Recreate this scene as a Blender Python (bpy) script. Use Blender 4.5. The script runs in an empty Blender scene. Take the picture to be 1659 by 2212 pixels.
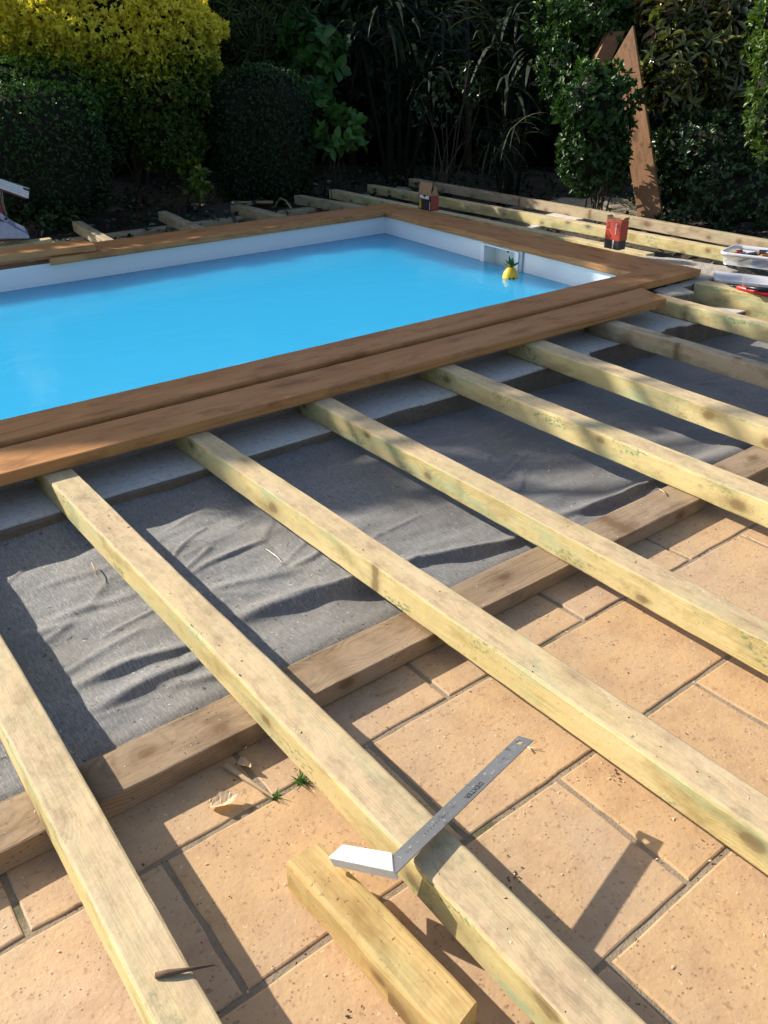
import bpy, math, random
import numpy as np
from mathutils import Vector, Matrix
random.seed(7); rng = np.random.default_rng(7)
scene = bpy.context.scene
COL = scene.collection

# ------------------------------------------------------------------ camera
F, CX, CY = 1763.27, 829.5, 1106.0          # focal length and centre measured on the photograph
def _rot(a, b, c):
    s, k = math.sin, math.cos
    Rz = lambda t: np.array([[k(t), -s(t), 0], [s(t), k(t), 0], [0, 0, 1]])
    Rx = lambda t: np.array([[1, 0, 0], [0, k(t), -s(t)], [0, s(t), k(t)]])
    B = np.array([[1, 0, 0], [0, 0, -1], [0, 1, 0.]])
    return Rz(c) @ Rx(a) @ B @ Rz(b)
R = _rot(.503436, .654767, -.0102396)
cam_d = bpy.data.cameras.new("camera"); cam = bpy.data.objects.new("camera", cam_d); COL.objects.link(cam)
cam_d.sensor_fit = 'HORIZONTAL'; cam_d.sensor_width = 36; cam_d.lens = 36 * F / 1659
cam_d.clip_start = .02; cam_d.clip_end = 400
M = Matrix.Identity(4)
for i in range(3):
    M[i][0], M[i][1], M[i][2] = R[0][i], -R[1][i], -R[2][i]
M[2][3] = 1.0
cam.matrix_world = M
scene.camera = cam
# ------------------------------------------------------------------ light
SUN = Vector((-.80, 1.59, 1.0)).normalized()         # direction towards the sun
el = math.asin(SUN.z); az = math.atan2(SUN.x, SUN.y)
w = bpy.data.worlds.new("World"); scene.world = w; w.use_nodes = True
nt = w.node_tree; bg = nt.nodes["Background"]
sky = nt.nodes.new("ShaderNodeTexSky"); sky.sky_type = 'NISHITA'; sky.sun_disc = False
sky.sun_elevation = el; sky.sun_rotation = az; sky.air_density = 1.0; sky.dust_density = 1.5; sky.ozone_density = 1.0
nt.links.new(sky.outputs[0], bg.inputs[0]); bg.inputs[1].default_value = .11
sd = bpy.data.lights.new("sun", 'SUN'); sd.energy = 4.6; sd.angle = math.radians(.5); sd.color = (1, .93, .80)
so = bpy.data.objects.new("sun", sd); COL.objects.link(so)
so.rotation_euler = (-SUN).to_track_quat('-Z', 'Y').to_euler(); so.location = (-4, 8, 6)
vs = scene.view_settings; vs.view_transform = 'Standard'; vs.look = 'None'; vs.gamma = 1; vs.exposure = .65

# ------------------------------------------------------------------ image pixel helpers
def ray(px, py):
    return R.T @ np.array([(px - CX) / F, (py - CY) / F, 1.0])
def G(px, py, z=0.):
    """point of the plane at height z that is seen at the given image pixel"""
    d = ray(px, py); t = (z - 1) / d[2]
    return Vector((d[0] * t, d[1] * t, z))
def P(px, py, depth):
    d = ray(px, py) * depth
    return Vector((d[0], d[1], d[2] + 1))
def W(px, py, a, b):
    """point of the vertical plane through ground points a, b"""
    d = ray(px, py); n = np.array([-(b[1] - a[1]), b[0] - a[0]])
    t = (n @ np.array([a[0], a[1]])) / (n @ d[:2])
    return Vector((d[0] * t, d[1] * t, 1 + d[2] * t))
def zat(px, py, x, y):
    lo, hi = -1., 3.
    for _ in range(50):
        m = (lo + hi) / 2; c = R @ np.array([x, y, m - 1]); v = CY + F * c[1] / c[2]
        if v > py: lo = m
        else: hi = m
    return lo
def Z(ox, oy, wd, x, y):
    k = wd / 1659
    return ((ox + x * k) * .864, (oy + y * k) * .864)

# ------------------------------------------------------------------ object helpers
def new(name, verts, faces, mat=None, parent=None, smooth=False, mats=None, midx=None):
    me = bpy.data.meshes.new(name); me.from_pydata([tuple(v) for v in verts], [], [tuple(f) for f in faces])
    if mats:
        for m in mats: me.materials.append(m)
        if midx is not None: me.polygons.foreach_set('material_index', midx)
    elif mat: me.materials.append(mat)
    if smooth: me.polygons.foreach_set('use_smooth', [True] * len(me.polygons))
    me.update()
    o = bpy.data.objects.new(name, me); COL.objects.link(o)
    if parent: o.parent = parent
    return o
def tag(o, label, cat, group=None):
    o['label'] = label; o['category'] = cat
    if group: o['group'] = group
    return o
def thing(name, label, cat, loc=(0, 0, 0), group=None, rot=None):
    o = bpy.data.objects.new(name, None); COL.objects.link(o); o.empty_display_size = .05
    o.location = loc
    if rot: o.rotation_euler = rot
    bpy.context.view_layer.update()
    return tag(o, label, cat, group)
def keep(o, par):
    """parent keeping the world position of a mesh built in world coordinates"""
    o.parent = par; o.matrix_parent_inverse = par.matrix_basis.inverted(); return o
def struct(o): o['kind'] = 'structure'; return o
class MB:
    def __init__(s): s.v = []; s.f = []
    def add(s, v, f):
        b = len(s.v); s.v += [Vector(q) for q in v]; s.f += [tuple(i + b for i in q) for q in f]
    def box(s, c, d, m=None, bev=0.0):
        x, y, z = d[0] / 2, d[1] / 2, d[2] / 2; c = Vector(c)
        if bev <= 0:
            v = [Vector((i * x, j * y, k * z)) for k in (-1, 1) for j in (-1, 1) for i in (-1, 1)]
            f = [(0, 2, 3, 1), (4, 5, 7, 6), (0, 1, 5, 4), (2, 6, 7, 3), (0, 4, 6, 2), (1, 3, 7, 5)]
        else:
            b = min(bev, x * .9, y * .9, z * .9); v = []; f = []
            for k, zz, ins in ((0, -z, b), (1, -z + b, 0), (2, z - b, 0), (3, z, b)):
                X, Y = x - ins, y - ins
                q = b if ins == 0 else b * .4
                v += [Vector(p) for p in ((-X + q, -Y, zz), (X - q, -Y, zz), (X, -Y + q, zz), (X, Y - q, zz), (X - q, Y, zz), (-X + q, Y, zz), (-X, Y - q, zz), (-X, -Y + q, zz))]
            for k in range(3):
                for i in range(8):
                    a, bb = k * 8 + i, k * 8 + (i + 1) % 8; f.append((a, bb, bb + 8, a + 8))
            f.append(tuple(reversed(range(8)))); f.append(tuple(range(24, 32)))
        if m is not None: v = [m @ q for q in v]
        s.add([q + c for q in v], f)
    def tube(s, pts, r, n=8, cap=True):
        pts = [Vector(p) for p in pts]; rr = r if isinstance(r, (list, tuple)) else [r] * len(pts)
        v = []; f = []
        up = Vector((0, 0, 1)); 
        for i, p in enumerate(pts):
            t = (pts[min(i + 1, len(pts) - 1)] - pts[max(i - 1, 0)]).normalized()
            a = t.cross(up if abs(t.z) < .95 else Vector((1, 0, 0))).normalized(); b = t.cross(a)
            for k in range(n):
                q = 2 * math.pi * k / n; v.append(p + (a * math.cos(q) + b * math.sin(q)) * rr[i])
        for i in range(len(pts) - 1):
            for k in range(n): f.append((i * n + k, i * n + (k + 1) % n, (i + 1) * n + (k + 1) % n, (i + 1) * n + k))
        if cap: f.append(tuple(range(n - 1, -1, -1))); f.append(tuple(range((len(pts) - 1) * n, len(pts) * n)))
        s.add(v, f)
    def lathe(s, prof, n=24, c=(0, 0, 0), sx=1, sy=1):
        v = []; f = []; c = Vector(c)
        for r, z in prof:
            for k in range(n):
                q = 2 * math.pi * k / n; v.append(c + Vector((r * sx * math.cos(q), r * sy * math.sin(q), z)))
        for i in range(len(prof) - 1):
            for k in range(n): f.append((i * n + k, i * n + (k + 1) % n, (i + 1) * n + (k + 1) % n, (i + 1) * n + k))
        s.add(v, f)
    def prism(s, poly, z0, z1):
        n = len(poly); v = [(p[0], p[1], z0) for p in poly] + [(p[0], p[1], z1) for p in poly]
        f = [tuple(reversed(range(n))), tuple(range(n, 2 * n))] + [(i, (i + 1) % n, n + (i + 1) % n, n + i) for i in range(n)]
        s.add(v, f)
    def build(s, name, mat, parent=None, smooth=False): return new(name, s.v, s.f, mat, parent, smooth)

# ------------------------------------------------------------------ node helpers
def mat(name):
    m = bpy.data.materials.new(name); m.use_nodes = True
    return m, m.node_tree, m.node_tree.nodes["Principled BSDF"]
def N(nt, t, ins=None, **props):
    n = nt.nodes.new("ShaderNode" + t)
    for k, v in props.items(): setattr(n, k, v)
    for k, v in (ins or {}).items():
        s = n.inputs[k]
        if hasattr(v, 'is_output') or isinstance(v, bpy.types.NodeSocket): nt.links.new(v, s)
        else: s.default_value = v
    return n
def math_(nt, op, a, b=0., c=None, clamp=False):
    n = N(nt, "Math", {0: a, 1: b}, operation=op, use_clamp=clamp)
    if c is not None:
        if isinstance(c, bpy.types.NodeSocket): nt.links.new(c, n.inputs[2])
        else: n.inputs[2].default_value = c
    return n.outputs[0]
def mix(nt, f, a, b, blend='MIX'):
    n = nt.nodes.new("ShaderNodeMix"); n.data_type = 'RGBA'; n.blend_type = blend
    for i, v in ((0, f), (6, a), (7, b)):
        if isinstance(v, bpy.types.NodeSocket): nt.links.new(v, n.inputs[i])
        else: n.inputs[i].default_value = v if i == 0 else (*v, 1) if len(v) == 3 else v
    return n.outputs[2]
def ramp(nt, f, stops):
    n = nt.nodes.new("ShaderNodeValToRGB"); nt.links.new(f, n.inputs[0]); r = n.color_ramp
    while len(r.elements) < len(stops): r.elements.new(.5)
    for e, (p, c) in zip(r.elements, stops):
        e.position = p; e.color = (c, c, c, 1) if isinstance(c, (int, float)) else (*c, 1)
    return n.outputs[0]
def coords(nt, scale=(1, 1, 1), space='Object', rnd=True, rot=(0, 0, 0)):
    tc = N(nt, "TexCoord"); v = tc.outputs[space]
    if rnd:
        oi = N(nt, "ObjectInfo")
        off = N(nt, "VectorMath", {0: oi.outputs['Random'], 1: (13., 31., 7.)}, operation='MULTIPLY').outputs[0]
        v = N(nt, "VectorMath", {0: v, 1: off}, operation='ADD').outputs[0]
    return N(nt, "Mapping", {0: v, 2: rot, 3: scale}).outputs[0]
def noise(nt, v, scale, detail=3, rough=.5, dist=0.):
    return N(nt, "TexNoise", {'Vector': v, 'Scale': scale, 'Detail': detail, 'Roughness': rough, 'Distortion': dist}).outputs['Fac']
def bump(nt, bs, h, strength=.3, dist=.002, prev=None):
    n = N(nt, "Bump", {'Height': h, 'Strength': strength, 'Distance': dist})
    if prev is not None: nt.links.new(prev, n.inputs['Normal'])
    if bs is not None: nt.links.new(n.outputs[0], bs.inputs['Normal'])
    return n.outputs[0]
def setc(nt, bs, c):
    if isinstance(c, bpy.types.NodeSocket): nt.links.new(c, bs.inputs['Base Color'])
    else: bs.inputs['Base Color'].default_value = (*c, 1)

def wood(name, light, dark, green=None, gamt=.5, ring=260., rough=.75, dirt=.5, contrast=1., knots=True, grey=None, spec=.3, kcol=(.13, .07, .03), top=None):
    m, nt, bs = mat(name)
    oi = N(nt, "ObjectInfo").outputs['Random']
    base = coords(nt, (1, 1, 1))
    st = coords(nt, (.9, 7, 7))
    raw = N(nt, "TexCoord").outputs['Object']
    sep = N(nt, "SeparateXYZ", {0: raw})
    wob = noise(nt, st, 1.3, 2, .5)
    wob2 = noise(nt, coords(nt, (1.5, 3, 3)), .9, 1, .5)
    oy = math_(nt, 'MULTIPLY_ADD', oi, .08, -.06)
    y = math_(nt, 'ADD', sep.outputs[1], oy)
    zz = math_(nt, 'ADD', sep.outputs[2], math_(nt, 'MULTIPLY_ADD', oi, -.09, -.02))
    r = math_(nt, 'SQRT', math_(nt, 'ADD', math_(nt, 'MULTIPLY', y, y), math_(nt, 'MULTIPLY', zz, zz)))
    r = math_(nt, 'ADD', r, math_(nt, 'MULTIPLY', wob, .022))
    r = math_(nt, 'ADD', r, math_(nt, 'MULTIPLY', wob2, .03))
    kn = None
    if knots:
        vo = N(nt, "TexVoronoi", {'W': math_(nt, 'ADD', math_(nt, 'MULTIPLY', sep.outputs[0], 5.6), math_(nt, 'MULTIPLY', oi, 57.)), 'Scale': 1., 'Randomness': 1.}, voronoi_dimensions='1D')
        cs = N(nt, "SeparateColor", {0: vo.outputs['Color']})
        ddy = math_(nt, 'SUBTRACT', sep.outputs[1], math_(nt, 'MULTIPLY_ADD', cs.outputs[0], .07, -.035))
        ddz = math_(nt, 'SUBTRACT', sep.outputs[2], math_(nt, 'MULTIPLY', cs.outputs[1], .06))
        pick = math_(nt, 'GREATER_THAN', cs.outputs[2], .5)
        dd = N(nt, "Mix", {0: pick, 2: ddy, 3: ddz}).outputs[0]
        dx = math_(nt, 'ADD', math_(nt, 'MULTIPLY', vo.outputs['Distance'], .179), 0.)
        dx = math_(nt, 'MULTIPLY', dx, .62)
        d = math_(nt, 'SQRT', math_(nt, 'ADD', math_(nt, 'MULTIPLY', dd, dd), math_(nt, 'MULTIPLY', dx, dx)))
        d = math_(nt, 'MULTIPLY', math_(nt, 'ADD', d, math_(nt, 'MULTIPLY_ADD', noise(nt, base, 45, 2), .008, -.004)), math_(nt, 'MULTIPLY_ADD', cs.outputs[0], 9., 6.))
        kn = ramp(nt, d, [(.0, 1.), (.08, .85), (.115, .42), (.20, .1), (.30, 0.)])
        halo = ramp(nt, d, [(0., 1.), (.40, 0.)])
        r = math_(nt, 'ADD', r, math_(nt, 'MULTIPLY', halo, .016))
    r = math_(nt, 'ADD', r, math_(nt, 'MULTIPLY', noise(nt, coords(nt, (14, 40, 40)), 1., 3, .6), .0022))
    rings = math_(nt, 'SINE', math_(nt, 'MULTIPLY', r, ring * 6.283))
    rings = math_(nt, 'MULTIPLY_ADD', rings, .5, .5)
    rings = math_(nt, 'POWER', rings, 2.2)
    fade = ramp(nt, noise(nt, coords(nt, (1, 9, 9)), 2.5, 2), [(.38, .08), (.66, 1.)])
    rc = math_(nt, 'MULTIPLY', math_(nt, 'MULTIPLY', rings, fade), .75 * contrast)
    fib = noise(nt, coords(nt, (9, 260, 260)), 1.0, 3, .6)
    c = mix(nt, rc, light, dark)
    c = mix(nt, math_(nt, 'MULTIPLY_ADD', fib, .5, -.1, True), c, dark)
    big = noise(nt, coords(nt, (2.2, 10, 10)), 1., 3, .6)
    if grey: c = mix(nt, ramp(nt, big, [(.35, 0.), (.7, .8)]), c, grey)
    hsv = N(nt, "HueSaturation", {'Hue': .5, 'Saturation': 1.0, 'Value': math_(nt, 'MULTIPLY_ADD', big, .5, math_(nt, 'MULTIPLY_ADD', oi, .14, .68)), 'Color': c}); c = hsv.outputs[0]
    if green:
        g = ramp(nt, noise(nt, coords(nt, (4.5, 18, 18)), 1., 4, .65, .4), [(.50, 0.), (.64, gamt)])
        c = mix(nt, g, c, green)
        g2 = ramp(nt, noise(nt, coords(nt, (90, 160, 160)), 1., 2, .6), [(.52, 0.), (.6, 1.)])
        g3 = ramp(nt, noise(nt, coords(nt, (5, 14, 14)), 1.3, 2), [(.58, 0.), (.66, gamt * 1.1)])
        c = mix(nt, math_(nt, 'MULTIPLY', g2, g3), c, (green[0] * .45, green[1] * .55, green[2] * .45))
    sm_ = ramp(nt, noise(nt, coords(nt, (7, 16, 16)), 1., 4, .65), [(.50, 0.), (.68, .6)])
    c = mix(nt, sm_, c, tuple(q * .62 for q in dark))
    if kn: c = mix(nt, math_(nt, 'MULTIPLY', kn, .78), c, kcol)
    sp = ramp(nt, noise(nt, coords(nt, (150, 150, 150)), 1., 2, .5), [(.66, 0.), (.70, dirt)])
    spm = ramp(nt, noise(nt, base, 9, 2), [(.45, .05), (.65, 1.)])
    c = mix(nt, math_(nt, 'MULTIPLY', sp, spm), c, (.07, .05, .035))
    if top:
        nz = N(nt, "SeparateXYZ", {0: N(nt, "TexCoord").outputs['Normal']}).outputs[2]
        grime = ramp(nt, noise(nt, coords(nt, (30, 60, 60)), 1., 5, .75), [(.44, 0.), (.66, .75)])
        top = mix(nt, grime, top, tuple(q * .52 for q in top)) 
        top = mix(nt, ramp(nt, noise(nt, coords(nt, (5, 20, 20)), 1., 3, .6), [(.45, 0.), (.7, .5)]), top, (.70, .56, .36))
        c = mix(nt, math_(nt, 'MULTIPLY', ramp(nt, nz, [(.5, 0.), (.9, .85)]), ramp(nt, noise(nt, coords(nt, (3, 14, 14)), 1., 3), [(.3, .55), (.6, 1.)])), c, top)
    setc(nt, bs, c); bs.inputs['Roughness'].default_value = rough; bs.inputs['Specular IOR Level'].default_value = spec
    h = math_(nt, 'ADD', math_(nt, 'MULTIPLY', rings, .10), math_(nt, 'MULTIPLY', fib, .9))
    h = math_(nt, 'ADD', h, math_(nt, 'MULTIPLY', noise(nt, base, 60, 3), 1.1))
    b1 = bump(nt, None, h, .45, .0016)
    bump(nt, bs, noise(nt, coords(nt, (3, 12, 12)), 1., 3), .6, .012, b1)
    return m

MW = dict(
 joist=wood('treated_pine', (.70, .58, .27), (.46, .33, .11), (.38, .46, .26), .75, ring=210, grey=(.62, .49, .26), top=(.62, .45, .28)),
 joist_old=wood('aged_pine', (.50, .39, .24), (.32, .21, .11), (.28, .36, .2), .35, ring=200, grey=(.42, .33, .24)),
 yellow=wood('fresh_pine', (.66, .46, .20), (.50, .29, .08), (.35, .42, .18), .35, ring=150, contrast=.55, dirt=.7),
 brown=wood('brown_decking', (.52, .235, .075), (.30, .11, .032), None, ring=130, rough=.55, dirt=.25, grey=(.45, .225, .09), contrast=1.25, knots=False, kcol=(.10, .04, .015)),
 plank=wood('aged_brown_plank', (.33, .165, .075), (.20, .09, .035), None, ring=120, rough=.65, dirt=.25, grey=(.28, .14, .07), kcol=(.08, .04, .02)),
 sleeper=wood('weathered_sleeper', (.36, .25, .15), (.20, .125, .07), None, ring=190, rough=.85, dirt=.9, grey=(.33, .25, .175)),
)

# ------------------------------------------------------------------ timber
def wobble(n, amp, k=4):
    t = np.linspace(0, 1, n); s = np.zeros(n)
    for i in range(1, k + 1): s += np.sin(t * i * 5.1 + rng.uniform(0, 6.28)) / i
    return s * amp / 1.6 + rng.normal(0, amp * .16, n)
def sweep(name, o, xa, za, L, w0, w1, h, m, parent=None, r=.0035, rough=.0009, bow=.0, ang0=0., ang1=0.):
    """timber of length L along local x, top face at z=h; ang* shear the end cuts"""
    n = max(3, int(L / .035)); ts = np.linspace(0, 1, n)
    cor = [(-1, 0), (1, 0), (1, 1), (-1, 1)]
    wob = {(c, ax): wobble(n, rough) for c in range(4) for ax in 'yz'}; rr = [np.abs(r * (1 + wobble(n, .5))) for _ in range(4)]
    bw = np.sin(ts * math.pi) * bow
    v = []; f = []
    for i, t in enumerate(ts):
        ww = w0 + (w1 - w0) * t
        for ci, (sy, sz) in enumerate(cor):
            y0 = sy * ww / 2 + wob[(ci, 'y')][i]; z0 = sz * h + wob[(ci, 'z')][i]; q = min(rr[ci][i], h * .3)
            my = -sy; mz = 1 if sz == 0 else -1
            a = (y0, z0 + mz * q); b = (y0 + my * q * .29, z0 + mz * q * .29); c = (y0 + my * q, z0)
            order = (a, b, c) if ci in (0, 2) else (c, b, a)
            for (yy, zz) in order:
                x = L * t + (ang0 * yy * (1 - t) + ang1 * yy * t)
                v.append((x, yy + bw[i], zz))
    for i in range(n - 1):
        for k in range(12): f.append((i * 12 + k, i * 12 + (k + 1) % 12, (i + 1) * 12 + (k + 1) % 12, (i + 1) * 12 + k))
    f.append(tuple(range(11, -1, -1))); f.append(tuple(range((n - 1) * 12, n * 12)))
    ob = new(name, v, f, m, parent)
    xa = Vector(xa).normalized(); za = Vector(za); ya = za.cross(xa).normalized(); za = xa.cross(ya)
    mt = Matrix(((xa.x, ya.x, za.x, o[0]), (xa.y, ya.y, za.y, o[1]), (xa.z, ya.z, za.z, o[2]), (0, 0, 0, 1)))
    ob.matrix_world = mt
    return ob
def plank(name, L0, R0, L1, R1, z0, z1, m, parent=None, **k):
    """timber from end 0 (left point L0, right point R0) to end 1, between heights z0 and z1"""
    L0, R0, L1, R1 = [Vector((q[0], q[1], 0)) for q in (L0, R0, L1, R1)]
    a, b = (L0 + R0) / 2, (L1 + R1) / 2; xa = (b - a).normalized(); ya = Vector((-xa.y, xa.x, 0))
    w0, w1 = abs((L0 - R0).dot(ya)), abs((L1 - R1).dot(ya))
    s0 = (L0 - R0); s1 = (L1 - R1)
    a0 = s0.dot(xa) / s0.dot(ya) if k.pop('shear', True) else 0.; a1 = s1.dot(xa) / s1.dot(ya)
    if abs(a0) < 1e-6: a0 = 0
    return sweep(name, (a.x, a.y, z0), xa, (0, 0, 1), (b - a).length, w0, w1, z1 - z0, m, parent, ang0=a0, ang1=a1, **k)

JT, JB = .102, .038          # top and underside of the joists
# xl, xr at y=2.05 and at y=near
joists = [
 ('joist', 'A', (.106, .178), (.104, .166), 2.07, -.75, MW['joist'], 'joist at the lower left with a broken twig lying on it'),
 ('joist', 'B', (.443, .513), (.450, .519), 2.07, -.55, MW['joist'], 'green stained joist that the steel square lies across'),
 ('joist', 'C', (.834, .899), (.840, .906), 2.07, -.35, MW['joist'], 'joist with a red brown knot near its lower right end'),
 ('joist', 'D', (1.250, 1.316), (1.226, 1.290), 2.07, -.1, MW['joist'], 'yellow joist running off the right side just above the largest tiles, fourth from the left'),
 ('joist', 'E', (1.752, 1.820), (1.708, 1.782), 2.07, .1, MW['joist'], 'greenish joist passing over the end of the brown sleeper board, fifth from the left'),
 ('joist', 'F', (2.176, 2.262), (2.098, 2.165), 2.07, .3, MW['joist'], 'bright yellow joist between the greenish joist and the brown one, sixth from the left'),
 ('joist', 'G', (2.616, 2.672), (2.545, 2.602), 2.07, .5, MW['joist_old'], 'brown shaded joist, the second before the end of the loose deck board'),
 ('joist', 'H', (3.085, 3.150), (2.96, 3.02), 2.11, .7, MW['joist'], 'joist coming out from under the cut end of the loose deck board'),
]
for nm, k, (l0, r0), (l1, r1), y0, y1, m, lab in joists:
    t = (y0 - y1) / 1.5
    xl1 = l0 + (l1 - l0) * t; xr1 = r0 + (r1 - r0) * t
    o = plank(nm, (xr1, y1), (xl1, y1), (r0, y0), (l0, y0), JB, JT, m, shear=False, r=.004, rough=.0016, bow=rng.normal(0, .004))
    tag(o, lab, 'joist', 'joists laid side by side up to the pool edge')
# joist beyond the deck board (short end against the concrete)
a = G(*Z(1700, 560, 220, 275, 1105), JT); b = G(*Z(1700, 560, 220, 510, 1050), JT)
o = plank('joist', (3.60, .9), (3.525, .9), (b.x, b.y), (a.x, a.y), -.02, JT, MW['joist'], r=.004, rough=.0014)
tag(o, 'joist butted against the rough concrete at the right edge, below the red handled tool', 'joist', 'joists laid side by side up to the pool edge')

# sleeper under the joists, two lengths
tag(plank('sleeper_board', (.8755, 1.035), (.8755, .940), (-1.2, 1.030), (-1.2, .938), .0005, JB, MW['sleeper'], r=.003, rough=.0012),
    'grey brown sleeper board on the tiles, left of the butt joint', 'board', 'sleeper boards the joists rest on')
tag(plank('sleeper_board', (1.752, 1.043), (1.752, .944), (.881, 1.041), (.881, .947), .0005, JB - .0005, MW['sleeper'], r=.003, rough=.0012),
    'brown sleeper board on the tiles, right of the butt joint', 'board', 'sleeper boards the joists rest on')
tag(plank('sleeper_board', (3.6, 1.035), (3.6, .935), (1.80, 1.040), (1.80, .935), .0005, JB - .0005, MW['sleeper'], r=.003, rough=.0012),
    'short seen end of sleeper board at the right edge, between the fifth and sixth joists', 'board', 'sleeper boards the joists rest on')
# loose deck board along the near edge
tag(plank('deck_board', (-1.3, 1.983), (-1.3, 2.137), (2.985, 1.958), (3.055, 2.139), JT + .0008, .136, MW['brown'], r=.005, rough=.0008),
    'long loose brown deck board lying across the joist ends beside the pool', 'board')

# offcut on the tiles
o = plank('timber_offcut', (.338, .664), (.395, .662), (.356, .360), (.413, .372), .0005, .063, MW['yellow'], r=.006, rough=.0015)
tag(o, 'short orange yellow offcut of joist lying on the tiles under the square', 'offcut')

# ------------------------------------------------------------------ patio tiles
m, nt, bs = mat('terracotta_tile')
at = N(nt, "Attribute", attribute_name='tile').outputs['Fac']
gc = coords(nt, rnd=False)
gc2 = N(nt, "VectorMath", {0: gc, 1: N(nt, "CombineXYZ", {0: math_(nt, 'MULTIPLY', at, 37.)}).outputs[0]}, operation='ADD').outputs[0]
c = mix(nt, ramp(nt, noise(nt, gc2, 5, 4, .6, .3), [(.3, 0.), (.7, 1.)]), (.575, .39, .22), (.55, .39, .255))
c = mix(nt, ramp(nt, at, [(0., 0.), (1., .8)]), c, (.59, .375, .185))
c = mix(nt, ramp(nt, noise(nt, gc2, 3.2, 5, .7, .6), [(.48, 0.), (.66, .55)]), c, (.47, .345, .245))
c = mix(nt, ramp(nt, noise(nt, gc2, 14, 5, .7), [(.45, 0.), (.72, .55)]), c, (.38, .225, .13))
spk = N(nt, "TexVoronoi", {'Vector': gc2, 'Scale': 130.}).outputs['Distance']
c = mix(nt, math_(nt, 'MULTIPLY', ramp(nt, spk, [(.12, .9), (.28, 0.)]), ramp(nt, noise(nt, gc2, 30, 2), [(.45, 0.), (.6, .8)])), c, (.16, .09, .05))
c = mix(nt, ramp(nt, noise(nt, gc2, 75, 3, .6), [(.60, 0.), (.70, .55)]), c, (.25, .14, .08))
c = mix(nt, ramp(nt, noise(nt, gc2, 110, 3, .6), [(.66, 0.), (.72, .7)]), c, (.75, .58, .42))
c = mix(nt, ramp(nt, noise(nt, gc2, 11, 5, .75), [(.62, 0.), (.72, .4)]), c, (.15, .11, .09))
setc(nt, bs, c); bs.inputs['Roughness'].default_value = .62; bs.inputs['Specular IOR Level'].default_value = .35
b1 = bump(nt, None, noise(nt, gc2, 24, 4, .55), .16, .005)
b2 = bump(nt, None, noise(nt, gc2, 120, 3, .6), .38, .002, b1)
bump(nt, bs, ramp(nt, spk, [(.0, 0.), (.25, 1.)]), .25, .001, b2)
TILE = m
m, nt, bs = mat('grout')
gc = coords(nt, rnd=False)
c = mix(nt, noise(nt, gc, 60, 4, .7), (.20, .155, .105), (.42, .33, .235))
c = mix(nt, ramp(nt, noise(nt, gc, 9, 3), [(.60, 0.), (.68, .7)]), c, (.04, .06, .018))
setc(nt, bs, c); bs.inputs['Roughness'].default_value = 1.
bump(nt, bs, noise(nt, gc, 220, 4, .7), .8, .003)
GROUT = m
V, Fc, tone = [], [], []
def tile(x0, x1, y0, y1):
    g = .0045; x0 += g; x1 -= g; y0 += g; y1 -= g
    k = 9; per = []
    for i in range(k): per.append((x0 + (x1 - x0) * i / k, y0))
    for i in range(k): per.append((x1, y0 + (y1 - y0) * i / k))
    for i in range(k): per.append((x1 - (x1 - x0) * i / k, y1))
    for i in range(k): per.append((x0, y1 - (y1 - y0) * i / k))
    n = len(per); b = len(V); cx, cy = (x0 + x1) / 2, (y0 + y1) / 2
    dz = rng.normal(0, .0003); j = rng.normal(0, .0006, (n, 2)); tx, ty = rng.normal(0, .0015, 2)
    for lvl, (ins, z) in enumerate(((0, -.012), (0, -.0025), (.0010, -.0008), (.0032, .0))):
        for q, (x, y) in enumerate(per):
            sx = 1 if x < cx else -1; sy = 1 if y < cy else -1
            fx = ins if abs(x - x0) < .02 or abs(x - x1) < .02 else 0; fy = ins if abs(y - y0) < .02 or abs(y - y1) < .02 else 0
            V.append((x + sx * fx + j[q, 0], y + sy * fy + j[q, 1], min(.001, z + dz + tx * (x - cx) + ty * (y - cy) - .001)))
    tt = rng.uniform()
    for l in range(3):
        for q in range(n): Fc.append((b + l * n + q, b + l * n + (q + 1) % n, b + (l + 1) * n + (q + 1) % n, b + (l + 1) * n + q)); tone.append(tt)
    Fc.append(tuple(b + 3 * n + q for q in range(n))); tone.append(tt)
ys = [1.065, .822, .577, .332, .087]
while ys[-1] > -2.6: ys.append(ys[-1] - .245)
off = [.035, .224, .044, .235]
for r_ in range(len(ys) - 1):
    x = off[r_ % 4] - .37 * 9
    while x < 4.6:
        tile(x, x + .37, ys[r_ + 1], ys[r_]); x += .37
o = new('patio', V, Fc, TILE)
a = o.data.attributes.new('tile', 'FLOAT', 'FACE'); a.data.foreach_set('value', tone)
struct(o)
nx, ny = 180, 90
V = [(-3.4 + 8.2 * i / nx, -2.8 + 3.88 * j / ny, -.0036 + float(np.clip(rng.normal(0, .0005), -.001, .0007))) for j in range(ny + 1) for i in range(nx + 1)]
Fc = [(j * (nx + 1) + i, j * (nx + 1) + i + 1, (j + 1) * (nx + 1) + i + 1, (j + 1) * (nx + 1) + i) for j in range(ny) for i in range(nx)]
struct(new('mortar_bed', V, Fc, GROUT))

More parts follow.
